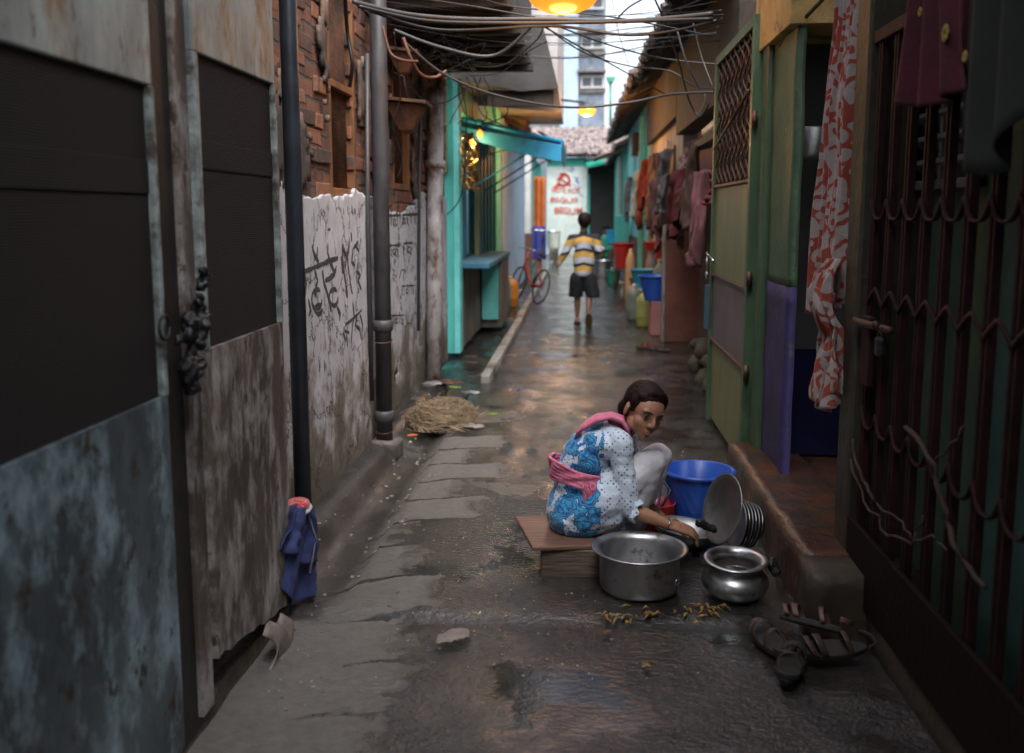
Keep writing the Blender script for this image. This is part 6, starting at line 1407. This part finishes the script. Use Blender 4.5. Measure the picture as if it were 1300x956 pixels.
kL, kR = b_(733, 372, .03), b_(748, 374, -.03); fL, fR = b_(733, 402, .02), b_(747, 400, -.14)
for hp, kn, ft in ((b_(733, 352), kL, fL), (b_(748, 352), kR, fR)): b.chain([(hp, .075), (kn, .043), (kn.lerp(ft, .4), .040), (ft, .024)])
fL.z = max(.06, fL.z); b.chain([(Vector((fL.x, fL.y-.02, .045)), .03), (Vector((fL.x-.02, fL.y+.12, .035)), .022)]); b.cap(fL, .024, Vector((fL.x, fL.y-.02, .05)), .026)
b.chain([(fR+Vector((0, -.02, -.01)), .027), (fR+Vector((.01, .07, -.085)), .02)])
me = fuse(b, .008, 3, 'boy_body'); setmats(me, [M['skin_boy']]); link('body', me, root)
hb = MB(); hb.ball(P2(0, -.02, .025), (.082, .095, .088), m32, 20); hb.ball(P2(0, -.04, -.02), (.068, .06, .055), m32, 20); hb.ball(P2(0, .02, .06), (.07, .07, .05), m32, 20)
hm_ = fuse(hb, .007, 2, 'hair', .003, 60); setmats(hm_, [M['hair']]); link('hair', hm_, root)
k = MB(); k.chain([(b_(740, 345), .105), (b_(740, 325), .10), (b_(741, 308), .10)], 20); k.ball(b_(741, 330), (.132, .09, .20), None, 20); k.ball(b_(741, 308), (.140, .09, .09), None, 20)
for sh, el, wr in ((shL, eL, wL), (shR, eR, wR)): k.cap(b_(741, 304), .07, sh, .056); k.chain([(sh, .056), (el, .046), (el.lerp(wr, .8), .036)], 16)
k.cap(b_(741, 301), .065, b_(741, 296), .052)
km = fuse(k, .009, 4, 'jersey', .003, 20)
zt_, zb_ = b_(741, 296).z, b_(741, 354).z
for v in km.vertices:
    if v.co.z < zb_: v.co.z = zb_+.001*random.random()
stripe = bpy.data.materials.new('jersey_stripes'); stripe.use_nodes = True; n = stripe.node_tree.nodes; l = stripe.node_tree.links
tc = n.new('ShaderNodeTexCoord'); sx = n.new('ShaderNodeSeparateXYZ'); l.new(tc.outputs['Object'], sx.inputs[0])
ax_ = n.new('ShaderNodeMath'); ax_.operation = 'ABSOLUTE'; l.new(sx.outputs['X'], ax_.inputs[0])
mm = n.new('ShaderNodeMath'); mm.operation = 'MULTIPLY_ADD'; mm.inputs[1].default_value = .25; l.new(ax_.outputs[0], mm.inputs[0]); l.new(sx.outputs['Z'], mm.inputs[2])
mr = n.new('ShaderNodeMapRange'); mr.inputs[1].default_value = zb_; mr.inputs[2].default_value = zt_; l.new(mm.outputs[0], mr.inputs[0])
ml = n.new('ShaderNodeMath'); ml.operation = 'MULTIPLY'; ml.inputs[1].default_value = 3.2; l.new(mr.outputs[0], ml.inputs[0]); frn = n.new('ShaderNodeMath'); frn.operation = 'FRACT'; l.new(ml.outputs[0], frn.inputs[0])
cr = n.new('ShaderNodeValToRGB'); cr.color_ramp.interpolation = 'CONSTANT'; e = cr.color_ramp.elements
e[0].color = (.015, .015, .03, 1); e[1].position = .20; e[1].color = (.42, .44, .52, 1)
x = e.new(.60); x.color = (.50, .30, .07, 1)
l.new(frn.outputs[0], cr.inputs[0]); p = n['Principled BSDF']; p.inputs['Roughness'].default_value = .9; l.new(cr.outputs[0], p.inputs['Base Color'])
setmats(km, [stripe]); link('jersey', km, root)
k = MB(); k.ball(b_(740, 350), (.115, .095, .07), None, 20)
for hp, kn, dx in ((b_(733, 354), b_(732, 374, .03), -.02), (b_(748, 354), b_(751, 374, -.03), .03)): k.chain([(hp, .092), (kn+Vector((dx*.5, 0, 0)), .088)], 18)
km = fuse(k, .009, 3, 'shorts', .004, 18); zc = b_(740, 377).z
for v in km.vertices:
    if v.co.z < zc: v.co.z = zc+.002*random.random()
setmats(km, [M['blackcloth']]); link('shorts', km, root)
sl = MB().prism([Vector((fL.x+.045*math.sin(a), fL.y+.04+.12*math.cos(a), .005)) for a in [2*math.pi*q/20 for q in range(20)]], (0, 0, .02)); obj('slipper', sl, M['sole'], root, smooth=False)
cc = fR+Vector((.005, .01, -.06)); up_ = Vector((0, .55, -.83)); sl = MB().prism([cc+Vector((.045*math.sin(a), 0, 0))+up_*.12*math.cos(a)-Vector((0, .035, .012)) for a in [2*math.pi*q/20 for q in range(20)]], (0, .014, .01)); obj('slipper', sl, mat('yellow_brown_sole', (.12, .085, .03), None, 9, .6), root, smooth=False)

# ---- small far figure by the tubs
root = person_root('small far person in green clothes squatting near the dark doorway', Vector((aY(769, 305, 25).x, 25, 0)))
c = Vector(root.location); b = MB()
b.chain([(c+Vector((0, 0, .3)), .14), (c+Vector((.0, 0, .62)), .13), (c+Vector((0, 0, .78)), .05), (c+Vector((0, 0, .92)), .085)]); b.cap(c+Vector((-.12, 0, .68)), .05, c+Vector((-.2, -.1, .42)), .04); b.cap(c+Vector((.12, 0, .68)), .05, c+Vector((.2, -.1, .42)), .04)
b.cap(c+Vector((-.1, -.05, .3)), .08, c+Vector((-.12, -.3, .4)), .06); b.cap(c+Vector((-.12, -.3, .4)), .05, c+Vector((-.12, -.25, .03)), .04); b.cap(c+Vector((.1, -.05, .3)), .08, c+Vector((.12, -.3, .4)), .06); b.cap(c+Vector((.12, -.3, .4)), .05, c+Vector((.12, -.25, .03)), .04)
me = fuse(b, .015, 2, 'far_body'); setmats(me, [M['skin_boy']]); link('body', me, root)
k = MB(); k.chain([(c+Vector((0, 0, .28)), .18), (c+Vector((0, 0, .64)), .15)], 16); k.cap(c+Vector((-.1, -.05, .32)), .1, c+Vector((-.12, -.28, .42)), .08); k.cap(c+Vector((.1, -.05, .32)), .1, c+Vector((.12, -.28, .42)), .08)
me = fuse(k, .015, 2, 'dress'); setmats(me, [M['pl_green']]); link('dress', me, root)
me = fuse(MB().ball(c+Vector((0, .01, .95)), (.095, .1, .1)), .015, 1, 'far_hair'); setmats(me, [M['hair']]); link('hair', me, root)

# ================================================================== unseen covers and rear wall, added to darken the lane near the camera
t = thing('shade_eave', 'unseen wide left eave added overhead to darken the near shutters', 'roof', (-1.2, 1.5, 3.0))  # added out of view to shade the near left side
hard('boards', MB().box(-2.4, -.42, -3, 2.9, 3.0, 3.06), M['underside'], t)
t = thing('shade_eave', 'unseen wide right eave added overhead to darken the near gate', 'roof', (1.2, 2, 3.2))  # added out of view to shade the near right side
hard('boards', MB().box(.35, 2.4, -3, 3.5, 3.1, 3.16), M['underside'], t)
t = thing('blocker', 'dark tarpaulin added unseen above the camera to darken the near lane', 'blocker', (0, 0, 2.95))  # added out of view; keeps sky light off the near lane
obj('cloth', MB().sheet(lambda u, v: (-1.2+2.4*u, -2.8+3.2*v, 2.96-.12*math.sin(u*3.14)+.02*math.sin(v*9)), 24, 24), M['navy'], t, solid=.006)
t = thing('rear_light_block', 'unseen dark wall added behind the camera to block light', 'house', (0, -3, 0))  # added out of view; cuts light coming from behind the camera
hard('wall', MB().box(-3, 3, -3.4, -3, 0, 3.5), M['greywall'], t)
